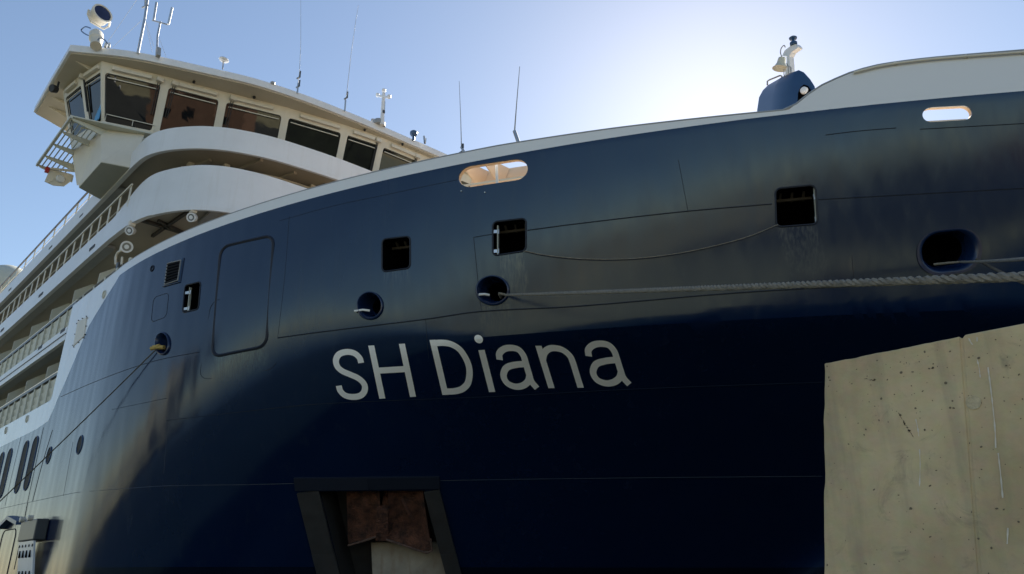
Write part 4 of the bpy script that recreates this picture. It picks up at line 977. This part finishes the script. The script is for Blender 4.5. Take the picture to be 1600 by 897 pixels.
# whip antennas
def whip(base, pts, label, rad=.012, z=ZR, clamps=()):
    global v0
    B_ = base if isinstance(base, Vector) else base_v(*base, z); v0 = B_.y
    S_ = thing('whip_antenna', label, 'antenna', B_, 'whip antennas on the ship')
    q_ = [B_] + [pv(*p_) for p_ in pts]
    mb_ = MB(); mb_.tube([q_[0] - Vector((0, 0, .1)), q_[1]], rad * 3.2, 8); build('mount', mb_, M['steel'], S_)
    mb_ = MB(); mb_.tube(q_[1:], [rad * (1.25 - .75 * i / max(1, len(q_) - 2)) for i in range(len(q_) - 1)], 6); build('whip', mb_, M['grey'], S_)
    for c in clamps:
        mb_ = MB(); mb_.bar(pv(c[0] - 4, c[1] + 3), pv(c[0] + 1, c[1]), .05, .05); mb_.lathe(pv(c[0] + 1, c[1] - 4), (0, 0, 1), [(.03, -.15), (.03, .15)], 8); build('clamp', mb_, M['rail_dark'], S_)
whip((465, 143), [(466, 130), (468, 112), (470, 66), (470, -8)], 'whip antenna with two dark clamps, leftmost on the bridge roof', clamps=((468, 120), (467, 134)))
whip((539, 171), [(540, 156), (542, 144), (548.5, 85), (556, 32), (560, 8)], 'slanting whip antenna on the bridge roof next to the cross-shaped mast', clamps=((542, 152),))
hb = on_hull(721, 241); whip(Vector((hb.x, hb.y + .25, 9.9)), [(721, 230), (720, 190), (717.5, 127)], 'thin whip antenna rising behind the bulwark above the oval opening', .011, clamps=((722, 237),))
hb = on_hull(803, 228); whip(Vector((hb.x, hb.y + .25, 9.9)), [(804, 205), (807, 165), (812, 104)], 'whip antenna on the bulwark, rightmost of the four', .015)
# cross-shaped light mast
B = base_v(597, 192); v0 = B.y; S = thing('light_mast', 'white cross-shaped mast with round lamps on the bridge roof', 'mast', B)
mb = MB(); mb.tube([B - Vector((0, 0, .1)), pv(598, 172), pv(599.5, 145)], [.1, .085, .07], 8); build('post', mb, M['white'], S)
mb = MB(); mb.bar(pv(590, 149.5), pv(608, 152.5), .10, .10); build('cross_arm', mb, M['white'], S, False)
for q_ in ((590, 149), (608, 151.5), (599.5, 142)):
    mb = MB(); mb.lathe(pv(*q_) - Vector((0, 0, .06)), (0, 0, 1), [(.07, 0), (.09, .05), (.08, .14), (.03, .17)], 12); build('lamp', mb, M['white'], S)
mb = MB(); mb.tube([pv(596.5, 158), pv(597, 172)], .02, 6); mb.tube([pv(601.5, 158), pv(601, 172)], .02, 6); build('conduit', mb, M['steel'], S)
mb = MB(); mb.bar(pv(599, 177), pv(599, 173), .1, .12); build('lamp_box', mb, M['rail_dark'], S, False)
mb = MB(); B = base_v(594, 194); v0 = B.y; mb.lathe(pv(592, 192), (0, 0, 1), [(.30, -.15), (.3, 0), (.22, .12), (.05, .16)], 16); mb.lathe(pv(583, 187.5), (0, 0, 1), [(.1, -.1), (.1, .02), (.03, .06)], 10)
tag(build('roof_dome', mb, M['grey']), 'grey rounded dome at the foot of the cross-shaped mast', 'dome')
mb = MB(); B = base_v(646, 217); v0 = B.y; mb.lathe(pv(646, 217), (0, 0, 1), [(.06, -.1), (.06, .12), (.13, .16), (.18, .25), (.17, .36), (.08, .43), (.01, .44)], 16); tag(build('roof_horn', mb, M['navy']), 'dark blue round lamp on the bridge roof right of the cross-shaped mast', 'lamp')
B = base_v(664, 221); v0 = B.y; mb = MB(); mb.tube([B - Vector((0, 0, .1)), pv(662.5, 213)], .05, 8); mb.tube([pv(665, 222), pv(665.5, 216)], .03, 8); tag(build('roof_post', mb, M['steel']), 'short pale post on the bridge roof near its right end', 'post')
# satellite dome far aft
mb = MB(); c_ = at_v(9, 452, 22); r_ = 4.2
mb.lathe(c_, (0, 0, 1), [(r_ * math.cos(math.radians(a_)), r_ * math.sin(math.radians(a_))) for a_ in range(-50, 91, 10)], 28); tag(build('satellite_dome', mb, M['panel']), 'pale satellite dome behind the open deck railing at far left', 'dome')
mb = MB(); mb.lathe(c_, (0, 0, 1), [(1.6, -8), (1.6, -3.0)], 16); build('dome_pedestal', mb, M['white'], bpy.data.objects['satellite_dome'])

# floodlights under the terrace
def floodlight(px, label, hang=True, aim=(.6, -.7, -.4)):
    c0 = at_z(px[0], px[1], 11.72) if False else None
    top = at_z(px[0] + 1, px[1] - 11, 11.7); S_ = thing('deck_floodlight', label, 'floodlight', top, 'floodlights by the foredeck')
    c1 = top - Vector((0, 0, .26)); ax = Vector(aim).normalized()
    mb_ = MB(); mb_.box(top.x - .1, top.x + .1, top.y - .1, top.y + .1, 11.6, 11.78); mb_.bar(top - Vector((0, 0, .05)), c1, .07, .09); build('bracket', mb_, M['cream'], S_, False)
    mb_ = MB(); mb_.lathe(c1 - ax * .15, ax, [(.04, -.05), (.11, -.02), (.145, .05), (.145, .20), (.16, .21), (.16, .24), (.12, .24), (.115, .21)], 18); h_ = build('lamp_head', mb_, M['white'], S_)
    mb_ = MB(); mb_.lathe(c1 - ax * .15, ax, [(.118, .213), (.001, .22)], 18); build('lens', mb_, M['lampglass'], h_)
    mb_ = MB(); mb_.lathe(c1 - ax * .15, ax, [(.06, .215), (.07, .235), (.001, .24)], 14); build('reflector', mb_, M['white'], h_)
    return S_
floodlight((205, 361), 'round white floodlight under the terrace, the left of the two hanging ones')
floodlight((301, 340), 'round white floodlight under the terrace, the right of the two hanging ones')
b0_ = at_v(187, 415, 7.3); v0 = 7.3; S = thing('pole_floodlight', 'white floodlight on a curved pole above the white bulwark end', 'floodlight', b0_, 'floodlights by the foredeck')
mb = MB(); mb.tube([tuple(q_) for q_ in crom([pv(181, 414), pv(181, 402), pv(184, 395), pv(191, 391)], 4)], .045, 8); build('pole', mb, M['cream'], S)
mb = MB(); mb.tube([pv(190, 414), pv(191, 402)], .04, 8); build('support', mb, M['cream'], S)
ax = Vector((.85, -.4, -.35)).normalized(); c1 = pv(199, 386)
mb = MB(); mb.lathe(c1 - ax * .12, ax, [(.05, -.06), (.14, -.02), (.19, .06), (.19, .2), (.21, .21), (.21, .25), (.15, .25)], 18); h_ = build('lamp_head', mb, M['white'], S)
mb = MB(); mb.lathe(c1 - ax * .12, ax, [(.15, .252), (.001, .258)], 18); build('lens', mb, M['lampglass'], h_)
mb = MB(); mb.lathe(c1 - ax * .12, ax, [(.08, .262), (.001, .27)], 14); build('reflector', mb, M['white'], h_)
mb = MB(); mb.bar(pv(189, 389), pv(195, 386), .1, .14); build('bracket', mb, M['cream'], S, False)
mb = MB(); mb.bar(pv(186, 421), pv(188, 411), .2, .2); mb.bar(pv(184, 425), pv(197, 413), .1, .08); build('base_box', mb, M['rail_dark'], S, False, bevel=.02)

# ------------------------------------------------------------------ bow: blue hood, bell mast, raised bulwark rail
HV = 15.6
HB = at_v(1228, 176, HV); v0 = HV
H_ = thing('bow_hood', 'rounded navy blue housing standing behind the bow bulwark', 'housing', Vector((HB.x, HV, 8.53)))
prof = [(1183, 215), (1183, 172), (1187, 158), (1193, 143), (1200, 134), (1208, 129)]
# side profile swept from the inboard end to the open face on the right
face = [(1229, 215), (1229, 172), (1231.5, 150), (1235, 128), (1240, 115), (1248, 109.5), (1256, 113), (1266, 124), (1273, 135), (1280, 175), (1280, 215)]
back = [(1183, 215), (1183, 172), (1186, 152), (1192, 141), (1200, 133), (1209, 128), (1218, 130), (1226, 138), (1232, 148), (1238, 180), (1238, 215)]
fa = [at_v(x, y, HV - .25) for x, y in face]; ba = [at_v(x, y, HV + 1.1) for x, y in back]
mb = MB(); mid = [lerp(a_, b_, .5) + Vector((0, 0, .04)) for a_, b_ in zip(fa, ba)]
n_ = len(fa); mb.prism(fa, mid, caps=False); mb.prism(mid, ba, caps=False); mb.f.append(tuple(range(n_))); mb.f.append(tuple(range(3 * n_, 4 * n_)))
build('shell', mb, M['navy'], H_, True, angle=50)
mb = MB(); c_ = at_v(1256, 147, HV - .26); q = [at_v(x, y, HV - .29) for x, y in ((1246, 160), (1247, 145), (1251, 136), (1256, 132), (1262, 134), (1266, 140), (1262, 150))]
mb.prism(q, [r_ + Vector((0, .04, 0)) for r_ in q]); ho = build('hood_opening', mb, M['inside'], H_, False)
mb = MB(); mb.lathe(at_v(1257, 142, HV - .3), (0, -1, 0), [(.09, 0), (.08, .06), (.03, .08)], 12); build('lamp', mb, M['white'], ho)
mb = MB(); mb.tube([at_v(1199, 133, HV + .5), at_v(1199, 127, HV + .5), at_v(1202, 125, HV + .5), at_v(1219, 118, HV + .5), at_v(1221.5, 119, HV + .5), at_v(1221.5, 123, HV + .5)], .02, 6); build('grab_rail', mb, M['grey'], H_)
v0 = HV + .3; B = pv(1231, 118); S = thing('bell_mast', 'pale curved mast carrying the ship bell and a small lamp on the bow', 'mast', B)
pr_ = [(1226, 120), (1235, 118), (1234, 100), (1233, 88), (1237, 81), (1246, 75), (1247, 73), (1243, 68.5), (1235, 72), (1226, 79), (1222, 87), (1229, 88), (1229, 100)]
mb = MB(); mb.prism([pv(*q_) for q_ in pr_], [pv(*q_) + Vector((.05, .14, 0)) for q_ in pr_]); build('mast_plate', mb, M['white'], S, False)
mb = MB(); mb.lathe(pv(1240, 69.5), (0.05, 0, 1), [(.09, 0), (.09, .05), (.03, .07), (.03, .14), (.09, .16), (.10, .19), (.05, .23)], 14); build('lamp', mb, M['navy'], S)
bc = pv(1222, 91); mb = MB(); mb.lathe(bc, pv(1219, 108) - bc, [(.04, -.02), (.09, .0), (.10, .06), (.11, .14), (.15, .23), (.20, .28), (.19, .285), (.10, .2)], 18); build('bell', mb, M['panel'], S)
mb = MB(); mb.tube([tuple(q_) for q_ in crom([pv(1222, 90), pv(1219.5, 82), pv(1221, 75), pv(1225, 71), pv(1227, 74)], 4)], .014, 6); mb.tube([pv(1232, 116), pv(1232, 104), pv(1229, 99)], .014, 6); mb.tube([pv(1234, 104), pv(1236, 106), pv(1236, 114)], .014, 6); mb.tube([pv(1225, 108), pv(1225, 116), pv(1226, 121)], .012, 6); build('conduit', mb, M['grey'], S)
# handrail under the raised bulwark's edge
rp = [(1333, 115.5), (1370, 106), (1400, 101), (1450, 95), (1510, 90), (1560, 86.5), (1600, 83.5), (1660, 80)]
mb = MB(); mb.tube([on_hull(x, y, .05) for x, y in rp], .028, 8); o = part('bow_hand_rail', mb, 'cream')
for x, y in ((1400, 100), (1510, 89.5), (1600, 83.5)):
    c_ = on_hull(x, y); mb = MB(); mb.bar(c_ + Vector((0, -.06, 0)), c_ + Vector((0, .01, .0)), .05, .07); part('rail_bracket', mb, 'cream', False, parent=o)

# fender pads hung on the side
def pad(u, label):
    S_ = thing('fender_panel', label, 'fender', (u, 6.7, -1.0), 'fender panels on the ship side')
    mb_ = MB(); mb_.box(u - 1.05, u + .9, 6.62, 6.98, 1.22, 1.86); build('rubber_pad', mb_, M['rail_dark'], S_, False, bevel=.03)
    mb_ = MB(); mb_.prism([(u - 1.0, 6.66, 1.2), (u + .85, 6.66, 1.2), (u + .85, 6.9, -.3), (u - 1.0, 6.9, -.3)], [(u - 1.0, 6.72, 1.2), (u + .85, 6.72, 1.2), (u + .85, 6.96, -.3), (u - 1.0, 6.96, -.3)]); pl_ = build('perforated_plate', mb_, M['white'], S_, False)
    for i in range(5):
        mb_ = MB(); mb_.lathe((u - .85 + .4 * i, 6.68, 1.06), (0, -1, 0), [(.045, 0), (.045, .015)], 10); build('bolt_hole', mb_, M['inside'], pl_)
    for i in range(4):
        for zz_ in (.82, .2):
            mb_ = MB(); mb_.box(u - .75 + .42 * i, u - .70 + .42 * i, 6.66 + (.12 if zz_ < .5 else .02), 6.80 + (.05 if zz_ < .5 else 0), zz_ - .12, zz_ + .1); build('slot', mb_, M['inside'], pl_, False)
    for du in (-1.0, .0):
        mb_ = MB(); mb_.lathe((u + du, 6.6, 1.92), (0, -1, 0), [(.09, -.1), (.09, .05), (.05, .06)], 12); build('eye_bolt', mb_, M['cream'], S_)
pad(-29.7, 'dark rubber fender pad over a pale perforated plate on the ship side')

# ------------------------------------------------------------------ mooring lines
def rope(name, pts, r, label, mat='rope', strands=3, pitch=.22, step=.035, group='mooring lines'):
    P = [Vector(q_) for q_ in pts]; ln = [0]
    for i in range(len(P) - 1): ln.append(ln[-1] + (P[i + 1] - P[i]).length)
    n_ = max(8, int(ln[-1] / step)); S_ = thing(name, label, 'rope', P[0], group)
    cen = []
    for i in range(n_ + 1):
        s_ = ln[-1] * i / n_; k = 0
        while k < len(P) - 2 and ln[k + 1] < s_: k += 1
        cen.append(lerp(P[k], P[k + 1], (s_ - ln[k]) / (ln[k + 1] - ln[k])))
    for j in range(strands):
        path = []
        for i, c in enumerate(cen):
            d_ = (cen[min(i + 1, n_)] - cen[max(i - 1, 0)]).normalized(); a_ = d_.cross(Vector((0, 0, 1))).normalized(); b2 = d_.cross(a_)
            ph = 2 * math.pi * (i * ln[-1] / n_ / pitch + j / strands); path.append(c + (a_ * math.cos(ph) + b2 * math.sin(ph)) * r * .52)
        mb_ = MB(); mb_.tube(path, r * .56, 5); build('strand', mb_, M[mat], S_)
    return S_
def sagline(a, b_, sag, n_=14): return [lerp(a, b_, i / n_) - Vector((0, 0, sag * 4 * (i / n_) * (1 - i / n_))) for i in range(n_ + 1)]
A_ = on_hull(776, 462); hnA = hull_n(A_.x, A_.z); E_ = at_d(1600, 430, 5.2); dd = (E_ - A_); end = A_ + dd * 1.5
path = [A_ - hnA * .35, A_ + hnA * .02 + Vector((.15, -.05, 0))] + sagline(on_hull(792, 461.5, .06), end, .012, 30)
rope('thick_mooring_line', path, .031, 'thick braided grey mooring rope running right from the round fairlead')
a = on_hull(822, 393, .03); b_ = on_hull(1214, 352, .04)
pp = [on_hull(x, y, .06) for x, y in crom([(822, 393), (850, 399), (900, 404.5), (950, 406), (1000, 404), (1060, 396.5), (1120, 384), (1170, 370), (1214, 352)], 4)]
rope('slack_line', [on_hull(806, 392, -.2)] + pp + [on_hull(1222, 350, -.3)], .016, 'thin slack line sagging between two square mooring ports', pitch=.1, step=.04)
a = on_hull(1462, 413, -.1)
e2 = at_d(1640, 394, 9.0); rope('bow_line', [a, on_hull(1480, 411, .02)] + sagline(on_hull(1500, 409.5, .05), a + (e2 - a) * 1.6, .05, 16), .026, 'pale mooring rope leaving the large oval fairlead to the right', pitch=.16)
e3 = at_d(1625, 446, 8.0); a = on_hull(1524, 405, .05); rope('dark_line', sagline(a, a + (e3 - a) * 1.5, .05, 12), .022, 'dark mooring rope dropping right from the large oval fairlead', mat='rope_dark', pitch=.14)
a = on_hull(247, 546, .05); e4 = at_z(-205, 974, -1.4)
rope('stern_spring_line', [on_hull(253, 543, -.2)] + sagline(a, e4, .12, 24), .022, 'taut dark mooring rope running down left from the small fairlead', mat='rope_dark', pitch=.16, step=.06)
# chafe sleeves and rope ends lying in the fairleads
mb = MB(); mb.tube([on_hull(241, 546, .1), on_hull(246, 543, .03), on_hull(254, 542, -.05)], .06, 8); mb.tube([on_hull(242, 543, .06), on_hull(250, 540, .02)], .045, 8); tag(build('chafe_sleeve', mb, M['rope_yellow']), 'yellow chafe sleeve where the rope leaves the small fairlead', 'rope sleeve')
for q_, lb in ((((556, 487), (566, 484), (574, 484.5)), 'white rope end lying in the left round fairlead'), (((750, 461), (757, 459.5), (762, 460)), 'rope end lying left inside the middle round fairlead')):
    mb = MB(); mb.tube([on_hull(x, y, .07 - .09 * i) for i, (x, y) in enumerate(q_)], .03, 8); tag(build('rope_end', mb, M['letter']), lb, 'rope')

# ------------------------------------------------------------------ concrete parapet wall on the quay
tl = at_z(1287.5, 568, 1.2); wv = tl.y
m, t, p = new_mat('cast_concrete'); M['concrete'] = m
tc = N(t, 'ShaderNodeTexCoord')
n1 = N(t, 'ShaderNodeTexNoise', Scale=1.1, Detail=9.0, Roughness=0.62); L(t, tc.outputs['Object'], n1.inputs['Vector'])
cr = N(t, 'ShaderNodeValToRGB'); cr.color_ramp.elements[0].position = .36; cr.color_ramp.elements[1].position = .66
cr.color_ramp.elements[0].color = (0.43, 0.325, 0.17, 1); cr.color_ramp.elements[1].color = (0.60, 0.47, 0.26, 1); L(t, n1.outputs['Fac'], cr.inputs[0])
mp = N(t, 'ShaderNodeMapping'); mp.inputs['Scale'].default_value = (3.2, 1, .35); L(t, tc.outputs['Object'], mp.inputs['Vector'])
n2 = N(t, 'ShaderNodeTexNoise', Scale=1.4, Detail=5.0, Roughness=0.6); L(t, mp.outputs[0], n2.inputs['Vector'])
m2 = N(t, 'ShaderNodeMapRange'); L(t, n2.outputs['Fac'], m2.inputs[0]); m2.inputs[1].default_value = .55; m2.inputs[2].default_value = .75; m2.inputs[4].default_value = .5
mx = N(t, 'ShaderNodeMixRGB'); L(t, m2.outputs[0], mx.inputs[0]); L(t, cr.outputs[0], mx.inputs[1]); mx.inputs[2].default_value = (.23, .195, .135, 1)
n4 = N(t, 'ShaderNodeTexNoise', Scale=14.0, Detail=3.0); L(t, tc.outputs['Object'], n4.inputs['Vector'])
mx2 = N(t, 'ShaderNodeMixRGB', blend_type='OVERLAY'); mx2.inputs[0].default_value = .14; L(t, mx.outputs[0], mx2.inputs[1]); L(t, n4.outputs['Color'], mx2.inputs[2])
# faint board marks left by the formwork and damp, darker runs
bw = N(t, 'ShaderNodeTexWave', Scale=1.35, Distortion=0.8, Detail=2.0); bw.bands_direction = 'X'; bw.inputs['Detail Scale'].default_value = 0.4
mpb = N(t, 'ShaderNodeMapping'); mpb.inputs['Rotation'].default_value = (0, math.radians(-7), 0); L(t, tc.outputs['Object'], mpb.inputs['Vector']); L(t, mpb.outputs[0], bw.inputs['Vector'])
bwr = N(t, 'ShaderNodeMapRange'); L(t, bw.outputs['Fac'], bwr.inputs[0]); bwr.inputs[1].default_value = 0; bwr.inputs[2].default_value = .12; bwr.inputs[3].default_value = .80; bwr.inputs[4].default_value = 1.0
mxb = N(t, 'ShaderNodeMixRGB', blend_type='MULTIPLY'); mxb.inputs[0].default_value = .16; L(t, mx2.outputs[0], mxb.inputs[1]); L(t, bwr.outputs[0], mxb.inputs[2]); mx2 = mxb
n7 = N(t, 'ShaderNodeTexNoise', Scale=3.5, Detail=10.0, Roughness=0.75, Distortion=1.5); L(t, tc.outputs['Object'], n7.inputs['Vector'])
m7 = N(t, 'ShaderNodeMapRange'); L(t, n7.outputs['Fac'], m7.inputs[0]); m7.inputs[1].default_value = .56; m7.inputs[2].default_value = .72; m7.inputs[4].default_value = .6
mx7 = N(t, 'ShaderNodeMixRGB'); L(t, m7.outputs[0], mx7.inputs[0]); L(t, mx2.outputs[0], mx7.inputs[1]); mx7.inputs[2].default_value = (.20, .17, .115, 1); mx2 = mx7
hsv = N(t, 'ShaderNodeHueSaturation'); hsv.inputs['Saturation'].default_value = .9; L(t, mx2.outputs[0], hsv.inputs['Color'])
L(t, hsv.outputs[0], p.inputs['Base Color']); p.inputs['Roughness'].default_value = .9
n5 = N(t, 'ShaderNodeTexNoise', Scale=30.0, Detail=6.0); L(t, tc.outputs['Object'], n5.inputs['Vector'])
b = N(t, 'ShaderNodeBump'); b.inputs['Strength'].default_value = .35; b.inputs['Distance'].default_value = .01; L(t, n5.outputs['Fac'], b.inputs['Height']); L(t, b.outputs[0], p.inputs['Normal'])
# wall face: panels either side of a shallow joint
def wp_(x, y): return at_v(x, y, wv)
lean = math.tan(math.radians(7.5))
def face_pt(u, z): return Vector((u, wv, z))
ztop = lambda u: 1.2 + .004 * math.sin(u * 9) + .003 * math.sin(u * 23 + 1)
CW = thing('concrete_wall', 'tall weathered concrete parapet wall end at lower right', 'wall', (2.5, wv + .3, -1.65))
jt, jb = wp_(1503, 548), wp_(1530, 897)
def jx(z): return jt.x + (jb.x - jt.x) * (z - jt.z) / (jb.z - jt.z)
rng = np.random.default_rng(5)
edge_z = np.linspace(-1.65, 1.2, 60)
edge_u = [tl.x - 0.0 + (-(1.2 - z)) * lean + (.006 * math.sin(z * 13) + .004 * rng.normal() - (.012 if z > 1.1 else 0) * -1 * (1 if rng.random() > .3 else 0)) for z in edge_z]
edge_u = [tl.x + (0.02 if False else 0) + (wp_(1287.5, 897).x - tl.x) * (1.2 - z) / (1.2 - wp_(1287.5, 897).z) + e_ for z, e_ in zip(edge_z, [(.0022 * math.sin(z * 13) + .0009 * rng.normal() + (.007 * rng.random() if .5 < z < .58 or .92 < z < 1.02 or 1.15 < z else 0)) for z in edge_z])]
pts = [(u, z) for u, z in zip(edge_u, edge_z)]
top_u = np.linspace(edge_u[-1] + .01, jx(1.2) - .006, 26)
poly = pts + [(u, 1.2 + .0008 * rng.normal() - (.0035 if i in (5, 6, 14) else 0)) for i, u in enumerate(top_u)] + [(jx(z) - .006, z) for z in np.linspace(1.19, -1.65, 12)]
mb = MB(); mb.prism([(u, wv, z) for u, z in poly], [(u, wv + .6, z) for u, z in poly]); build('wall_panel', mb, M['concrete'], CW, False, bevel=.006)
poly = [(jx(z) + .006, z) for z in np.linspace(-1.65, 1.19, 12)] + [(u, 1.2 + .003 * rng.normal()) for u in np.linspace(jx(1.2) + .02, 9, 30)] + [(9, -1.65)]
mb = MB(); mb.prism([(u, wv + .002, z) for u, z in poly], [(u, wv + .6, z) for u, z in poly]); build('wall_panel', mb, M['concrete'], CW, False, bevel=.006)
mb = MB(); mb.prism([(jx(-1.65) - .008, wv + .006, -1.65), (jx(-1.65) + .008, wv + .006, -1.65), (jx(1.19) + .008, wv + .006, 1.19), (jx(1.19) - .008, wv + .006, 1.19)], [(jx(-1.65) - .008, wv + .3, -1.65), (jx(-1.65) + .008, wv + .3, -1.65), (jx(1.19) + .008, wv + .3, 1.19), (jx(1.19) - .008, wv + .3, 1.19)]); build('joint_filler', mb, M['concrete'], CW, False)
# form-tie hole plug, drips of lime and scratches, air holes
c_ = wp_(1521, 629); mb = MB(); mb.lathe(c_ + Vector((0, .01, 0)), (0, -1, 0), [(.036, 0), (.036, .0125), (.031, .0135), (.030, .0115), (.001, .0115)], 20); M['plug'] = paint('pale_mortar', (.52, .44, .29), .9, .2, 30, bump=.5); build('tie_hole_plug', mb, M['plug'], CW)
M['hole'] = paint('air_hole_shadow', (.15, .12, .08), .95, .2, 8)
mb = MB()
for i in range(200):
    x = 1292 + 308 * rng.random(); y = 520 + 377 * rng.random()
    if rng.random() < .45: y = 525 + 130 * rng.random() ** 1.3
    if y < 572 - (x - 1287) * .17: continue
    c_ = wp_(x, y); ra = .0025 + .006 * rng.random() ** 3; an_ = rng.random() * 3.1; e_ = .45 + .5 * rng.random()
    vs = [(c_.x + ra * (math.cos(a_) * math.cos(an_) - e_ * math.sin(a_) * math.sin(an_)), wv - .0012, c_.z + ra * (math.cos(a_) * math.sin(an_) + e_ * math.sin(a_) * math.cos(an_))) for a_ in [k_ * math.pi / 3.5 for k_ in range(7)]]
    mb.add(vs, [tuple(range(7))])
tag(build('air_holes', mb, M['hole'], CW, False), kind='stuff')
M['lime'] = paint('lime_drip', (.60, .56, .48), .9, .15, 20)
for pts_ in ([(1514, 529), (1517, 535), (1520, 539)], [(1527, 527), (1527, 534)], [(1527, 562), (1530, 575), (1532, 590)], [(1544, 574), (1548, 605), (1552, 640), (1555, 672), (1556, 700)], [(1560, 708), (1564, 745), (1567, 778)], [(1431, 655), (1434, 668), (1436, 682)], [(1437, 702), (1438, 725), (1437, 760)], [(1575, 825), (1574, 850)]):
    mb = MB(); pl_ = crom([(a_, b2) for a_, b2 in pts_], 5); wds = [.0010 + .0035 * rng.random() ** 1.5 for _ in pl_]
    l_ = [wp_(*q_) + Vector((-w2, -.0022, 0)) for q_, w2 in zip(pl_, wds)]; r2 = [wp_(*q_) + Vector((w2, -.0022, 0)) for q_, w2 in zip(pl_, wds)]
    mb.strip(l_, r2); build('lime_drip', mb, M['lime'], CW, False)
for pts_ in ([(1403, 643), (1412, 658), (1420, 672), (1428, 683)], [(1352, 591), (1360, 594), (1368, 594)]):
    mb = MB(); pl_ = [q_ + rng.normal(size=2) * .9 for q_ in crom([(a_, b2) for a_, b2 in pts_], 8)]; wds = [.001 + .003 * rng.random() for _ in pl_]
    mb.strip([wp_(*q_) + Vector((-w2, -.0014, w2)) for q_, w2 in zip(pl_, wds)], [wp_(*q_) + Vector((w2, -.0014, -w2)) for q_, w2 in zip(pl_, wds)]); build('scratch', mb, M['hole'], CW, False)
